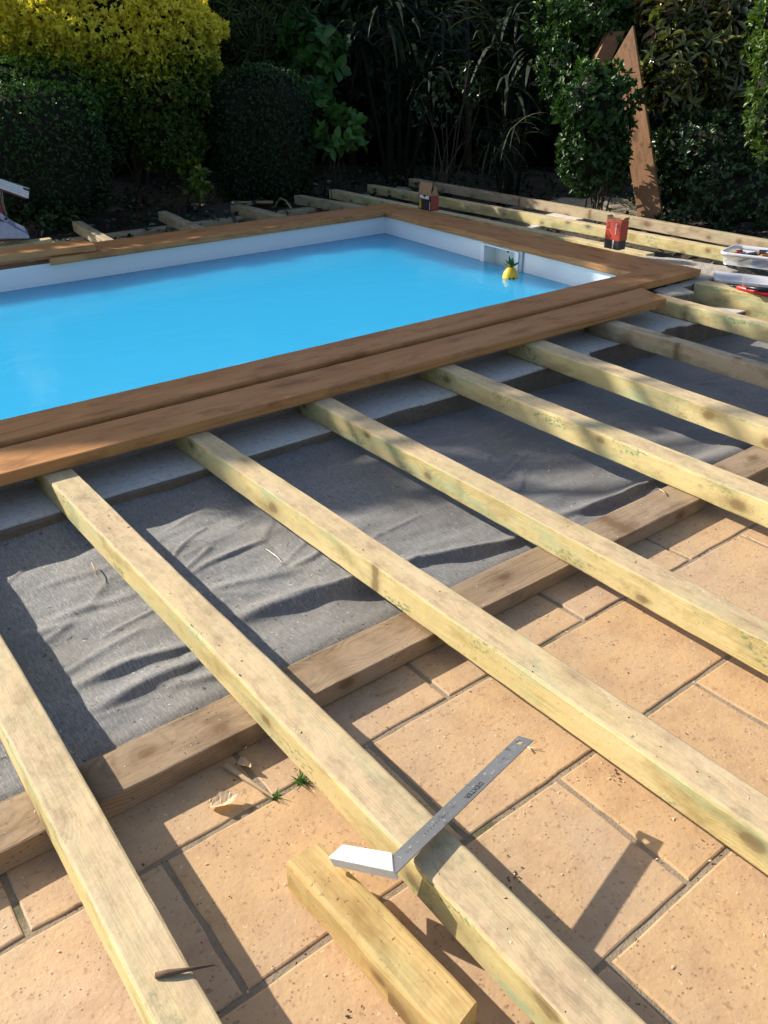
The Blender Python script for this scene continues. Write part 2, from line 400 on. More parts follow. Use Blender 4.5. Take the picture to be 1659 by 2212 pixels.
# ------------------------------------------------------------------ weed membrane
def seg(x, y, a, b):
    ax, ay = a[:2]; bx, by = b[:2]; dx, dy = bx - ax, by - ay; L2 = dx * dx + dy * dy
    t = np.clip(((x - ax) * dx + (y - ay) * dy) / L2, 0, 1)
    return np.hypot(x - ax - t * dx, y - ay - t * dy), t, ((x - ax) * dy - (y - ay) * dx) / math.sqrt(L2)
z5 = lambda x, y: G(*Z(0, 1200, 960, x, y), 0)
z6 = lambda x, y: G(*Z(960, 1150, 960, x, y), 0)
ridges = [ # a, b, height, width
 (z5(330, 900), z5(860, 690), .020, .020), (z5(1060, 590), z5(1640, 430), .034, .030), (z5(1230, 520), z5(1659, 440), .012, .016),
 (z5(400, 1010), z5(900, 740), .018, .024), (z5(830, 400), z5(1120, 262), .012, .013), (z5(1120, 262), z5(1260, 380), -.006, .012),
 (z5(240, 600), z5(590, 470), .010, .020), (z5(1260, 372), z5(1420, 290), .009, .014), (z5(900, 480), z5(1280, 385), .008, .02),
 (z5(100, 480), z5(420, 380), .006, .02), (z5(500, 350), z5(800, 210), .004, .022), (z5(60, 700), z5(300, 620), .007, .02),
 (z6(130, 450), z6(640, 325), .034, .022), (z6(-150, 560), z6(150, 450), .026, .025), (z6(780, 235), z6(1200, 95), .036, .022),
 (z5(700, 900), z5(960, 840), .010, .018), (z5(1120, 250), z5(1180, 150), .006, .015)]
x0, x1, y0, y1 = -1.3, 3.6, 1.0, 1.93; nx, ny = 900, 190
X, Y = np.meshgrid(np.linspace(x0, x1, nx), np.linspace(y0, y1, ny))
sm = lambda t: np.clip(t, 0, 1) ** 2 * (3 - 2 * np.clip(t, 0, 1))
ZB = -.004 - .030 * sm((X - 1.25) / .6) * sm((Y - 1.1) / .12) - .022 * sm((X - 1.8) / .8) * sm((Y - 1.15) / .1)
ZB += .024 * sm((Y - 1.80) / .1) * (1 - sm((X - 1.1) / .5)) - .012 * sm((1.10 - Y) / .06)
for a, b, h, wd in ridges:
    d, t, s = seg(X + .010 * np.sin(Y * 13 + X * 5), Y + .006 * np.sin(X * 17) + .0015 * np.sin(X * 47), a, b)
    prof = np.exp(-(np.where(s > 0, d / (wd * .55), d / (wd * 1.05))) ** 2); ZB += .70 * h * prof * np.sin(math.pi * np.clip(t * .86 + .07, 0, 1)) ** .6 * np.where(s > 0, 1, 1) 
for _ in range(70):
    ax_, ay_ = rng.uniform(-.4, 3.2), rng.uniform(1.1, 1.85); l_, an_ = rng.uniform(.05, .22), rng.normal(.12, .5)
    d, t, s = seg(X + .004 * np.sin(Y * 40 + ax_ * 9), Y, (ax_, ay_), (ax_ + l_ * math.cos(an_), ay_ + l_ * math.sin(an_))); ZB += rng.uniform(.001, .0042) * np.exp(-(d / rng.uniform(.004, .010)) ** 2)
for _ in range(60):
    kx, ky = rng.normal(0, 9), rng.normal(0, 22); ZB += .0006 * np.sin(kx * X + ky * Y + rng.uniform(0, 6.28))
for _ in range(40):
    kx, ky = rng.normal(0, 40), rng.normal(0, 60); ZB += .00022 * np.sin(kx * X + ky * Y + rng.uniform(0, 6.28))
ZB = np.maximum(ZB, -.11); ZB = np.where(Y < 1.055, np.minimum(ZB, .003 + .2 * np.maximum(0, Y - 1.04)), ZB)
hit = lambda x, y: float(ZB[int(np.clip((y - y0) / (y1 - y0) * (ny - 1), 0, ny - 1)), int(np.clip((x - x0) / (x1 - x0) * (nx - 1), 0, nx - 1))])
V = np.stack([X.ravel(), Y.ravel(), ZB.ravel()], 1).tolist()
Fc = [(j * nx + i, j * nx + i + 1, (j + 1) * nx + i + 1, (j + 1) * nx + i) for j in range(ny - 1) for i in range(nx - 1)]
m, nt, bs = mat('membrane_felt')
f1 = noise(nt, coords(nt, (500, 40, 40), rnd=False, rot=(0, 0, .25)), 1., 3, .6)
f2 = noise(nt, coords(nt, (45, 480, 60), rnd=False, rot=(0, 0, .15)), 1., 3, .6)
f3 = noise(nt, coords(nt, (300, 60, 60), rnd=False, rot=(0, 0, -.6)), 1., 3, .6)
fz = math_(nt, 'MAXIMUM', ramp(nt, f1, [(.48, 0.), (.72, 1.)]), math_(nt, 'MAXIMUM', ramp(nt, f2, [(.52, 0.), (.75, .8)]), ramp(nt, f3, [(.52, 0.), (.72, .8)])))
c = mix(nt, fz, (.17, .167, .166), (.38, .37, .355))
gc = coords(nt, rnd=False)
c = mix(nt, ramp(nt, noise(nt, gc, 4, 4, .6), [(.45, 0.), (.7, .55)]), c, (.19, .165, .135))
c = mix(nt, ramp(nt, noise(nt, gc, 90, 2, .5), [(.68, 0.), (.71, .9)]), c, (.06, .05, .04))
c = mix(nt, ramp(nt, noise(nt, coords(nt, (1, 1, 1), rnd=False, rot=(1, 0, 0)), 120, 1, .5), [(.74, 0.), (.77, .9)]), c, (.55, .5, .42))
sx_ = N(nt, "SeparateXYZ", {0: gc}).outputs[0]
dark_right = ramp(nt, math_(nt, 'MULTIPLY_ADD', noise(nt, gc, 2.5, 3), .35, math_(nt, 'MULTIPLY', sx_, .5)), [(.52, 0.), (.80, .38)])  # darker towards the right, with a noisy boundary
c = mix(nt, dark_right, c, (.075, .072, .075))
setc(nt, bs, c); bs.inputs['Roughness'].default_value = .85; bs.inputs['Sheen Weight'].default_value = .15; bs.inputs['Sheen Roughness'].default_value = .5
b1 = bump(nt, None, fz, .35, .0012); bump(nt, bs, noise(nt, gc, 35, 4, .6), .35, .006, b1)
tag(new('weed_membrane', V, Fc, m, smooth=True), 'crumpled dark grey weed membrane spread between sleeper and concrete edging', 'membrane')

# ------------------------------------------------------------------ concrete
def concrete(name, c1, c2, c3, bs_=.5, sc=1.):
    m, nt, bs = mat(name); gc = coords(nt)
    c = mix(nt, ramp(nt, noise(nt, gc, 7 * sc, 5, .65), [(.3, 0.), (.7, 1.)]), c1, c2)
    c = mix(nt, ramp(nt, noise(nt, gc, 60 * sc, 4, .7), [(.5, 0.), (.72, .7)]), c, c3)
    setc(nt, bs, c); bs.inputs['Roughness'].default_value = .9
    b1 = bump(nt, None, noise(nt, gc, 28 * sc, 5, .7), bs_, .012); bump(nt, bs, noise(nt, gc, 200, 3, .6), .4, .001, b1)
    return m
CON = concrete('smooth_concrete', (.68, .64, .57), (.58, .54, .48), (.30, .28, .25), .12)
MOR = concrete('rough_mortar', (.50, .44, .35), (.36, .31, .25), (.22, .18, .14), 1.)
DMO = concrete('shaded_brown_mortar', (.20, .16, .12), (.14, .11, .08), (.08, .06, .045), .8)  # brown darkened to hold the shade of fronts turned from the sun
STO = concrete('field_stone', (.30, .25, .19), (.18, .14, .11), (.10, .08, .06), 1.)
def slab(name, poly, z0, z1, m, jag=.004, lab=None, cat='concrete', step=.03, group=None, side=None):
    pts = []
    for i in range(len(poly)):
        a, b = Vector(poly[i][:2]), Vector(poly[(i + 1) % len(poly)][:2]); n = max(1, int((b - a).length / step))
        for k in range(n):
            q = a.lerp(b, k / n); pts.append((q.x + (rng.normal(0, jag) if k else 0), q.y + (rng.normal(0, jag) if k else 0)))
    n = len(pts); c = Vector((sum(p[0] for p in pts) / n, sum(p[1] for p in pts) / n))
    v = []; f = []
    for z, ins in ((z0, 0.), (z1 - .006, 0.), (z1, .005)):
        for p in pts:
            d = (c - Vector(p)).normalized() * ins; v.append((p[0] + d.x, p[1] + d.y, z + (rng.normal(0, jag * .12) if z == z1 else 0)))
    for l in range(2):
        for i in range(n): f.append((l * n + i, l * n + (i + 1) % n, (l + 1) * n + (i + 1) % n, (l + 1) * n + i))
    f.append(tuple(range(2 * n, 3 * n)))
    o = new(name, v, f, mats=[m, side or m], midx=[1] * n + [0] * (len(f) - n))
    if lab: tag(o, lab, cat, group)
    return o
E0 = .0365
poly = [(-1.4, 1.893), (.3, 1.893), (1.25, 1.884), (2.42, 1.872), (2.44, 1.895), (2.9, 1.885), (2.92, 1.90), (3.0, 1.89), (3.02, 1.87), (3.42, 1.84), (3.44, 2.3)]
poly = [p for p in poly if p[1] < 2.2] + [(3.23, 2.33), (-1.4, 2.30)]
slab('concrete_edging', poly, -.16, E0, CON, .0012, 'pale smooth concrete edging under the joist ends beside the membrane', side=DMO)  # side faces take the shade-darkened mortar
# render ledge line in front of the edging, shade put into its dark colour
o = plank('edging_strip', (1.60, 1.874), (1.60, 1.886), (-1.35, 1.880), (-1.35, 1.8925), -.03, .034, DMO, r=.002, rough=.0012)
tag(o, 'thin cracked mortar strip along the front of the pale concrete edging', 'mortar')
# raised rough mortar around the corner of the pool
c220 = lambda x, y, z=.098: G(*Z(1700, 560, 220, x, y), z)
rp = [(3.17, 2.06), (3.30, 2.03), c220(0, 1178), c220(268, 1112), c220(510, 1052), c220(770, 985), c220(1010, 900), c220(1120, 880), c220(870, 795), c220(0, 652), (3.72, 2.8), (3.54, 2.19), (3.2, 2.17)]
slab('mortar_slab', rp, -.16, .098, MOR, .006, 'rough pale mortar slab around the outside corner of the pool', 'concrete', side=DMO)

# ------------------------------------------------------------------ pool
INR, OUTR = (3.245, 2.335), (3.545, 2.168)
INF, OUTF = (3.463, 4.47), (3.708, 4.744)
z0_ = lambda x, y, z=.142: G(*Z(0, 430, 480, x, y), z)
z48 = lambda x, y, z=.102: G(*Z(480, 430, 480, x, y), z)
z3 = lambda x, y, z=.102: G(*Z(900, 420, 500, x, y), z)
CT, CB = .142, .107
pool = thing('swimming_pool', 'rectangular pool with white liner and brown mitred wooden coping', 'pool', (1.2, 3.3, 0))
def cop(*a, **k):
    o = plank('coping_board', *a, **k); bpy.context.view_layer.update(); return keep(o, pool)
cop((-1.6, 2.157), (-1.6, 2.316), OUTR, INR, CB, CT, MW['brown'], r=.005, rough=.0007)
cop(OUTR, INR, OUTF, INF, CB, CT - .0012, MW['brown'], r=.005, rough=.0007)
s_in, s_out = z0_(425, 751), z0_(425, 655)
cop(OUTF, INF, (s_out.x, s_out.y), (s_in.x, s_in.y), CB, CT, MW['brown'], r=.005, rough=.0007)
# liner walls + floor
m, nt, bs = mat('white_liner'); gc = coords(nt)
setc(nt, bs, mix(nt, noise(nt, gc, 3, 2), (.72, .77, .79), (.80, .83, .84))); bs.inputs['Roughness'].default_value = .35
LINER = m
m, nt, bs = mat('liner_floor'); setc(nt, bs, (.25, .55, .75)); bs.inputs['Roughness'].default_value = .6; LFLOOR = m
WNR, WFR, WFL, WNL = (3.262, 2.315), (3.482, 4.492), (-2.6, 4.44), (-2.6, 2.296)
SK0, SK1 = None, None
def wallq(a, b, z0, z1): return [(a[0], a[1], z0), (b[0], b[1], z0), (b[0], b[1], z1), (a[0], a[1], z1)]
mb = MB()
for a, b in ((WNR, WNL), (WNL, WFL), (WFL, WFR)): mb.add(wallq(a, b, -1.3, CB - .0005), [(0, 1, 2, 3)])
# right wall, with an opening for the skimmer
zk = lambda x, y: W(*Z(1120, 580, 280, x, y), WNR, WFR)
tl, tr, br = zk(568, 192), zk(1020, 298), zk(1000, 432)
otl, otr = zk(515, 168), zk(1078, 287)
dwall = (Vector(WFR) - Vector(WNR)).normalized(); upar = lambda p: (Vector((p.x, p.y)) - Vector(WNR)).dot(dwall)
def wp(u, z, off=0.): q = Vector(WNR) + dwall * u; return (q.x + dwall.y * off, q.y - dwall.x * off, z)
ua, ub = upar(tr), upar(tl); zt = (tl.z + tr.z) / 2; zb = -.05; LW = (Vector(WFR) - Vector(WNR)).length
for (u0, u1, q0, q1) in ((0, ua, -1.3, CB - .0005), (ub, LW, -1.3, CB - .0005), (ua, ub, zt, CB - .0005), (ua, ub, -1.3, zb)):
    mb.add([wp(u0, q0), wp(u1, q0), wp(u1, q1), wp(u0, q1)], [(0, 1, 2, 3)])
keep(mb.build('liner', LINER), pool)
mb = MB(); mb.add([(WNR[0], WNR[1], -1.3), (WFR[0], WFR[1], -1.3), (WFL[0], WFL[1], -1.3), (WNL[0], WNL[1], -1.3)], [(0, 1, 2, 3)])
keep(mb.build('pool_floor', LFLOOR), pool)
m, nt, bs = mat('white_plastic'); setc(nt, bs, (.86, .87, .86)); bs.inputs['Roughness'].default_value = .3; WPL = m
m, nt, bs = mat('skimmer_inside'); setc(nt, bs, (.84, .88, .83)); bs.inputs['Roughness'].default_value = .5; SKI = m
mb = MB(); u0, u1 = upar(otr), upar(otl); zo = (otl.z + otr.z) / 2; zbo = -.08
for (a0, a1, q0, q1) in ((u0, ua, zbo, zo), (ub, u1, zbo, zo), (ua, ub, zt, zo), (ua, ub, zbo, zb)):
    v = [wp(a, z, o_) for o_ in (.0, -.014) for a, z in ((a0, q0), (a1, q0), (a1, q1), (a0, q1))]
    mb.add(v, [(4, 5, 6, 7), (0, 1, 5, 4), (1, 2, 6, 5), (2, 3, 7, 6), (3, 0, 4, 7)])
sk = keep(mb.build('skimmer_frame', WPL), pool)
mb = MB(); d_ = .07
v = [wp(a, z, o_) for o_ in (.0, d_) for a, z in ((ua, zb), (ub, zb), (ub, zt), (ua, zt))]
mb.add(v, [(4, 5, 6, 7), (0, 1, 5, 4), (1, 2, 6, 5), (2, 3, 7, 6), (3, 0, 4, 7)])
keep(mb.build('skimmer_throat', SKI), pool)
mb = MB(); um = (ua + ub) / 2; mb.tube([wp(um, zt - .018, .05), wp(um, zt - .026, .05)], .006, 8); mb.tube([wp(um, zt, .05), wp(um, zt - .03, .05)], .0015, 6)
m, nt, bs = mat('dark_rubber'); setc(nt, bs, (.03, .03, .035)); bs.inputs['Roughness'].default_value = .6; RUB = m
keep(mb.build('skimmer_float', RUB), pool)
# thin vertical grey strip beside the skimmer
us = upar(zk(1105, 300)); mb = MB()
m, nt, bs = mat('grey_plastic'); setc(nt, bs, (.42, .47, .50)); bs.inputs['Roughness'].default_value = .4; GPL = m
v = [wp(a, z, o_) for o_ in (-.002, -.010) for a, z in ((us - .012, -.12), (us + .012, -.12), (us + .012, CB - .001), (us - .012, CB - .001))]
mb.add(v, [(4, 5, 6, 7), (0, 1, 5, 4), (1, 2, 6, 5), (2, 3, 7, 6), (3, 0, 4, 7)])
keep(mb.build('grey_strip', GPL), pool)
# water
m, nt, bs = mat('pool_water'); nt.nodes.remove(bs)
out = nt.nodes['Material Output']; gc = coords(nt, rnd=False)
n1 = noise(nt, coords(nt, (1, 1.6, 1), rnd=False, rot=(0, 0, .65)), 5.5, 3, .5)
n2 = noise(nt, coords(nt, (1, 2.2, 1), rnd=False, rot=(0, 0, .5)), 26, 2, .5)
cen_ = G(1075, 590, 0.)
dd_ = N(nt, "VectorMath", {0: gc, 1: (cen_.x, cen_.y, 0.)}, operation='DISTANCE').outputs['Value']
near = ramp(nt, dd_, [(.0, 1.), (.55, 0.)])
n3 = noise(nt, coords(nt, (1, 1.4, 1), rnd=False), 17, 3, .55, .6)
h = math_(nt, 'ADD', n1, math_(nt, 'MULTIPLY', n2, .22))
h = math_(nt, 'ADD', h, math_(nt, 'MULTIPLY', math_(nt, 'MULTIPLY', n3, near), 2.6))
bp = N(nt, "Bump", {'Height': h, 'Strength': .5, 'Distance': .006}).outputs[0]
dif = N(nt, "BsdfPrincipled", {'Base Color': (.052, .475, .84, 1), 'Subsurface Weight': 1., 'Subsurface Scale': .55, 'Subsurface Radius': (1., 1., 1.), 'Roughness': 1., 'Specular IOR Level': 0.}, subsurface_method='BURLEY')
tra = N(nt, "BsdfTransparent", {'Color': (.35, .80, .97, 1)})
body = N(nt, "MixShader", {0: .15, 1: dif.outputs[0], 2: tra.outputs[0]})
gl = N(nt, "BsdfGlossy", {'Color': (1, 1, 1, 1), 'Roughness': .03, 'Normal': bp})
fr = N(nt, "Fresnel", {'IOR': 1.33, 'Normal': bp})
sh = N(nt, "MixShader", {0: math_(nt, 'MULTIPLY', fr.outputs[0], .9), 1: body.outputs[0], 2: gl.outputs[0]})
nt.links.new(sh.outputs[0], out.inputs[0])
nx, ny = 60, 30
V = []; 
for j in range(ny + 1):
    for i in range(nx + 1):
        a = Vector(WNL).lerp(Vector(WNR), i / nx); b = Vector(WFL).lerp(Vector(WFR), i / nx); q = a.lerp(b, j / ny); V.append((q.x, q.y, 0))
Fc = [(j * (nx + 1) + i, j * (nx + 1) + i + 1, (j + 1) * (nx + 1) + i + 1, (j + 1) * (nx + 1) + i) for j in range(ny) for i in range(nx)]
struct(new('water', V, Fc, m))

# ------------------------------------------------------------------ timber behind the pool
JG = 'joists behind and beside the far side of the pool'
def stub(fl, fr, nl, nr, lab, m=MW['joist_old'], z0=JB, z1=JT, nm='joist', cat='joist', grp=JG):
    o = plank(nm, nl, nr, fl, fr, z0, z1, m, r=.004, rough=.0014); return tag(o, lab, cat, grp)
def ext(a, b, d):   # prolong a->b by d metres
    v = (b - a).normalized(); return b + v * d
zz = lambda x, y: z0_(x, y, JT)
stub(zz(620, 427), zz(705, 421), ext(zz(620, 427), zz(935, 607), -.02), ext(zz(705, 421), zz(1020, 602), -.02), 'short joist behind the pool, leftmost whose end sticks out towards the hedge')
stub(zz(1365, 343), zz(1440, 335), z48(50, 490), z48(130, 484), 'second short joist from the left behind the pool, split along its side')
stub(z48(332, 275), z48(405, 270), z48(780, 395), z48(862, 383), 'short joist behind the pool with the hammer on it')
stub(z48(882, 202), z48(958, 197), z48(1440, 300), z48(1515, 293), 'short joist behind the pool, right of the hammer')
q0, q1 = z48(1185, 152), z48(1245, 146)
e1 = z3(1659, 545); e0 = z3(0, 216); d = (e1 - q1).normalized(); nrm = Vector((d.y, -d.x, 0)); 
if nrm.x > 0: nrm = -nrm
endp = q1 + d * 3.2
stub(q0, q1, endp + nrm * .075, endp, 'long joist running close behind the right hand coping of the pool', MW['joist'])
def long_joist(ul, ur, dl, end, lab, m):
    """ul->ur upper (far) edge of the top face, dl one point of its near edge"""
    d = (ur - ul).normalized(); n = Vector((-d.y, d.x, 0)); wd = abs((dl - ul).dot(n)); wd = min(max(wd, .06), .11)
    if n.x > 0: n = -n
    e = ul + d * end
    return stub(ul + n * wd, ul, e + n * wd, e, lab, m)
u0 = z3(110, 133); u1 = G(*Z(1440, 500, 480, 1220, 392), JT)
long_joist(u0, u1, z3(110, 143), 3.6, 'long lit joist passing behind the red screw box', MW['joist'])
u0 = z3(450, 83); u1 = G(*Z(1440, 500, 480, 1560, 318), JT)
long_joist(u0, u1, z3(450, 95), 4.2, 'outermost long joist, at the foot of the leaning plank', MW['joist_old'])
# bearer under the short joists
b0, b1 = z0_(920, 525, JB), z48(1000, 300, JB); dd = (b1 - b0).normalized(); nn = Vector((-dd.y, dd.x, 0)); nn = nn if nn.y > 0 else -nn
bl = b0 - dd * .75; br_ = b1 + dd * .45
tag(plank('bearer', bl - nn * .09, bl, br_ - nn * .09, br_, -.02, JB - .001, MW['joist_old'], r=.004, rough=.0012), 'long bearer lying crosswise under the short joists behind the pool', 'board')
# loose boards at far left
tag(plank('deck_board', z0_(-900, 830, .178), z0_(-900, 762, .178), z0_(822, 625, .178), z0_(722, 580, .178), CT + .001, .178, MW['brown'], r=.005, rough=.0008, shear=True),
    'brown board lying on top of the far coping at the left edge', 'board')
tag(plank('batten', z0_(-300, 700, .09), z0_(-300, 650, .09), z0_(445, 577, .09), z0_(425, 565, .09), .02, .09, MW['joist'], r=.003), 'pale batten lying behind the far coping by the blue grey tool base', 'board')
# under coping packer at far left
tag(plank('packer', z0_(-900, 905, .105), z0_(-900, 860, .105), z0_(425, 745, .105), z0_(425, 700, .105), .0, .10, MW['sleeper'], r=.003), 'dark packing board under the raised board at the left edge', 'board')

# concrete pavers under the long joists
for pts, lab in (((z3(1185, 455, .04), z3(1330, 420, .04), z3(1555, 470, .04), z3(1430, 497, .04)), 'grey paver under the joist just behind the lit part of the coping'),
                 ((z3(1540, 385, .04), z3(1720, 352, .04), z3(1950, 405, .04), z3(1790, 430, .04)), 'grey paver between the two long joists, left of the red box')):
    slab('paver', pts, -.02, .04, CON, .001, lab, 'paver', group='grey pavers under the long joists')

# ------------------------------------------------------------------ soil
m, nt, bs = mat('soil'); gc = coords(nt, rnd=False)
c = mix(nt, noise(nt, gc, 6, 5, .7), (.045, .033, .022), (.11, .085, .06))
c = mix(nt, ramp(nt, noise(nt, gc, 40, 4, .7), [(.55, 0.), (.68, .6)]), c, (.20, .17, .12))
c = mix(nt, ramp(nt, noise(nt, gc, 1.5, 3), [(.52, 0.), (.65, .5)]), c, (.035, .05, .02))
setc(nt, bs, c); bs.inputs['Roughness'].default_value = 1.
bump(nt, bs, noise(nt, gc, 25, 5, .7), 1., .03); SOIL = m
xs = sorted(set([-60, -30, -15, -8, -5, -3.5] + list(np.round(np.arange(-2.6, 8, .12), 3)) + [9, 11, 15, 30, 60]))
ysg = sorted(set([-60, -30, -12, -6, -4, -2] + list(np.round(np.arange(-1, 9.6, .12), 3)) + [11, 14, 20, 35, 60]))
V = []; idx = {}
for j, y in enumerate(ysg):
    for i, x in enumerate(xs):
        inpool = False
        t = min(1, max(0, (y - 4.78) / .25)); t2 = min(1, max(0, (x - 3.75) / .25)) * min(1, max(0, (y - 2.4) / .5))
        k = max(t, t2)
        z = -.17 * (1 - k) + k * (-.03 + .035 * math.sin(x * 2.3 + y) + .03 * math.sin(x * 5.1 - y * 3.3) + rng.normal(0, .012))
        V.append((x, y, z))
n = len(xs); Fc = []
for j in range(len(ysg) - 1):
    for i in range(n - 1):
        cx_, cy_ = (xs[i] + xs[i + 1]) / 2, (ysg[j] + ysg[j + 1]) / 2
        if -2.62 < cx_ < 3.5 and 2.28 < cy_ < 4.6: continue
        Fc.append((j * n + i, j * n + i + 1, (j + 1) * n + i + 1, (j + 1) * n + i))
struct(new('ground', V, Fc, SOIL, smooth=True))
#--REST--
# ------------------------------------------------------------------ vegetation
def Vp(px, py, D):
    d = ray(px, py); t = D / math.hypot(d[0], d[1]); return np.array([d[0] * t, d[1] * t, 1 + d[2] * t])
def pxm(D): return D * .877 / F
def leafmat(name, cols, rough=.42, tr=.3, spec=.4):
    m, nt, bs = mat(name)
    t = N(nt, "Attribute", attribute_name='tone').outputs['Fac']
    c = ramp(nt, t, [(i / max(1, len(cols) - 1), q) for i, q in enumerate(cols)])
    setc(nt, bs, c); bs.inputs['Roughness'].default_value = rough; bs.inputs['Specular IOR Level'].default_value = spec
    tl_ = N(nt, "BsdfTranslucent", {'Color': mix(nt, 1., c, (1., 1., .45), 'MULTIPLY')})
    sh = N(nt, "MixShader", {0: tr, 1: bs.outputs[0], 2: tl_.outputs[0]})
    nt.links.new(sh.outputs[0], nt.nodes['Material Output'].inputs[0]); return m
def unit(a): return a / (np.linalg.norm(a, axis=1, keepdims=True) + 1e-9)
def leafmesh(name, base, dirs, nrm, L, Wd, tone, m, parent=None, fold=.25, droop=.15):
    n = len(base); L = np.broadcast_to(L, n)[:, None]; Wd = np.broadcast_to(Wd, n)[:, None]
    side = unit(np.cross(dirs, nrm)); up = np.cross(side, dirs)
    pts = np.stack([base, base + dirs * L * .35 + side * Wd * .5 + up * L * fold * .3, base + dirs * L * .72 + side * Wd * .40 + up * L * fold * .1,
                    base + dirs * L - up * L * droop, base + dirs * L * .72 - side * Wd * .40 + up * L * fold * .1, base + dirs * L * .35 - side * Wd * .5 + up * L * fold * .3], 1)
    me = bpy.data.meshes.new(name); me.vertices.add(n * 6); me.vertices.foreach_set('co', pts.reshape(-1))
    i = np.arange(n)[:, None] * 6; f = np.concatenate([i + np.array([[0, 1, 2, 3]]), i + np.array([[0, 3, 4, 5]])], 1).reshape(-1)
    me.loops.add(n * 8); me.loops.foreach_set('vertex_index', f.astype(np.int32))
    me.polygons.add(n * 2); me.polygons.foreach_set('loop_start', np.arange(0, n * 8, 4, dtype=np.int32))
    me.materials.append(m); me.update(calc_edges=True); me.validate()
    a = me.attributes.new('tone', 'FLOAT', 'FACE'); a.data.foreach_set('value', np.repeat(np.clip(tone, 0, 1), 2).astype(np.float32))
    o = bpy.data.objects.new(name, me); COL.objects.link(o)
    if parent: keep(o, parent)
    return o
def rosettes(cen, nor, k, L, Wd, tilt=.8, upb=.5):
    """k leaves round each shoot tip"""
    n = len(cen); ax = unit(nor + np.array([0, 0, upb]) + rng.normal(0, .35, (n, 3)))
    t = unit(np.cross(ax, rng.normal(0, 1, (n, 3)))); b = np.cross(ax, t)
    B, D, Nn, Ls = [], [], [], []
    for j in range(k):
        a = 2 * math.pi * j / k + rng.normal(0, .35, n)[:, None]; tl_ = np.clip(tilt + rng.normal(0, .25, (n, 1)), .1, 1.6)
        d = ax * np.cos(tl_) + (t * np.cos(a) + b * np.sin(a)) * np.sin(tl_)
        B.append(cen + ax * rng.uniform(-.3, .3, (n, 1)) * np.mean(L)); D.append(unit(d)); Nn.append(ax + rng.normal(0, .2, (n, 3))); Ls.append(L * rng.uniform(.65, 1.15, n))
    return np.concatenate(B), np.concatenate(D), unit(np.concatenate(Nn)), np.concatenate(Ls)
def blobpts(blobs, dens, shell=.35, lump=.12, power=2.):
    """shoot tips on and just inside the surface of a group of rounded masses"""
    C_, N_ = [], []
    for (px, py, D, rx, rz, ry) in blobs:
        c = Vp(px, py, D); s = pxm(D); a, b, h = rx * s, ry * s, rz * s
        area = 4 * math.pi * ((a * b) ** 1.6 / 3 + (a * h) ** 1.6 / 3 + (b * h) ** 1.6 / 3) ** (1 / 1.6)
        n = int(area * dens); u = unit(rng.normal(0, 1, (n, 3)))
        if power != 2.:
            u = u / (np.sum(np.abs(u) ** power, axis=1, keepdims=True) ** (1 / power))
        lum = 1 + lump * (np.sin(u[:, 0] * 7 + px) * np.sin(u[:, 1] * 6 + 1.3) + np.sin(u[:, 2] * 9 + u[:, 0] * 5 + py) * .7)
        r = (1 - shell * rng.uniform(0, 1, n) ** 1.6) * lum
        # local axes: x across the view, y along it
        f = np.array([c[0], c[1], 0]); f = f / np.linalg.norm(f); sd_ = np.array([f[1], -f[0], 0])
        p = c + (u[:, :1] * a * sd_ + u[:, 1:2] * b * f + u[:, 2:] * h * np.array([0, 0, 1])) * r[:, None]
        C_.append(p); N_.append(unit(u[:, :1] * sd_ + u[:, 1:2] * f + u[:, 2:] * np.array([0, 0, 1])))
    C_ = np.concatenate(C_); N_ = np.concatenate(N_)
    ok = C_[:, 2] > .0
    return C_[ok], N_[ok]
BR, nt, bs = mat('bark'); setc(nt, bs, mix(nt, noise(nt, coords(nt, (20, 20, 4)), 1., 4), (.035, .027, .018), (.09, .07, .05))); bs.inputs['Roughness'].default_value = .9
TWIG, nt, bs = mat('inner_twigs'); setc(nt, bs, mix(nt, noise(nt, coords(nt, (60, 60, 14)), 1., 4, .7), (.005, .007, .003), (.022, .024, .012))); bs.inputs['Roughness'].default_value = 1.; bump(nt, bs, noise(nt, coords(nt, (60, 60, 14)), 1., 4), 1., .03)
def stems(root, base, cen, k=9, r=.008, name='stems'):
    mb = MB(); idx = rng.choice(len(cen), min(k, len(cen)), replace=False)
    for i in idx:
        b = Vector(base) + Vector((rng.normal(0, .05), rng.normal(0, .05), 0)); e = Vector(cen[i]); md = b.lerp(e, .5) + Vector((rng.normal(0, .05), rng.normal(0, .05), .05))
        pts = [b, b.lerp(md, .5) + Vector((rng.normal(0, .02), rng.normal(0, .02), 0)), md, md.lerp(e, .5) + Vector((rng.normal(0, .03), rng.normal(0, .03), 0)), e]
        mb.tube(pts, [r, r * .8, r * .6, r * .4, r * .2], 6)
    return keep(mb.build(name, BR, None, True), root)
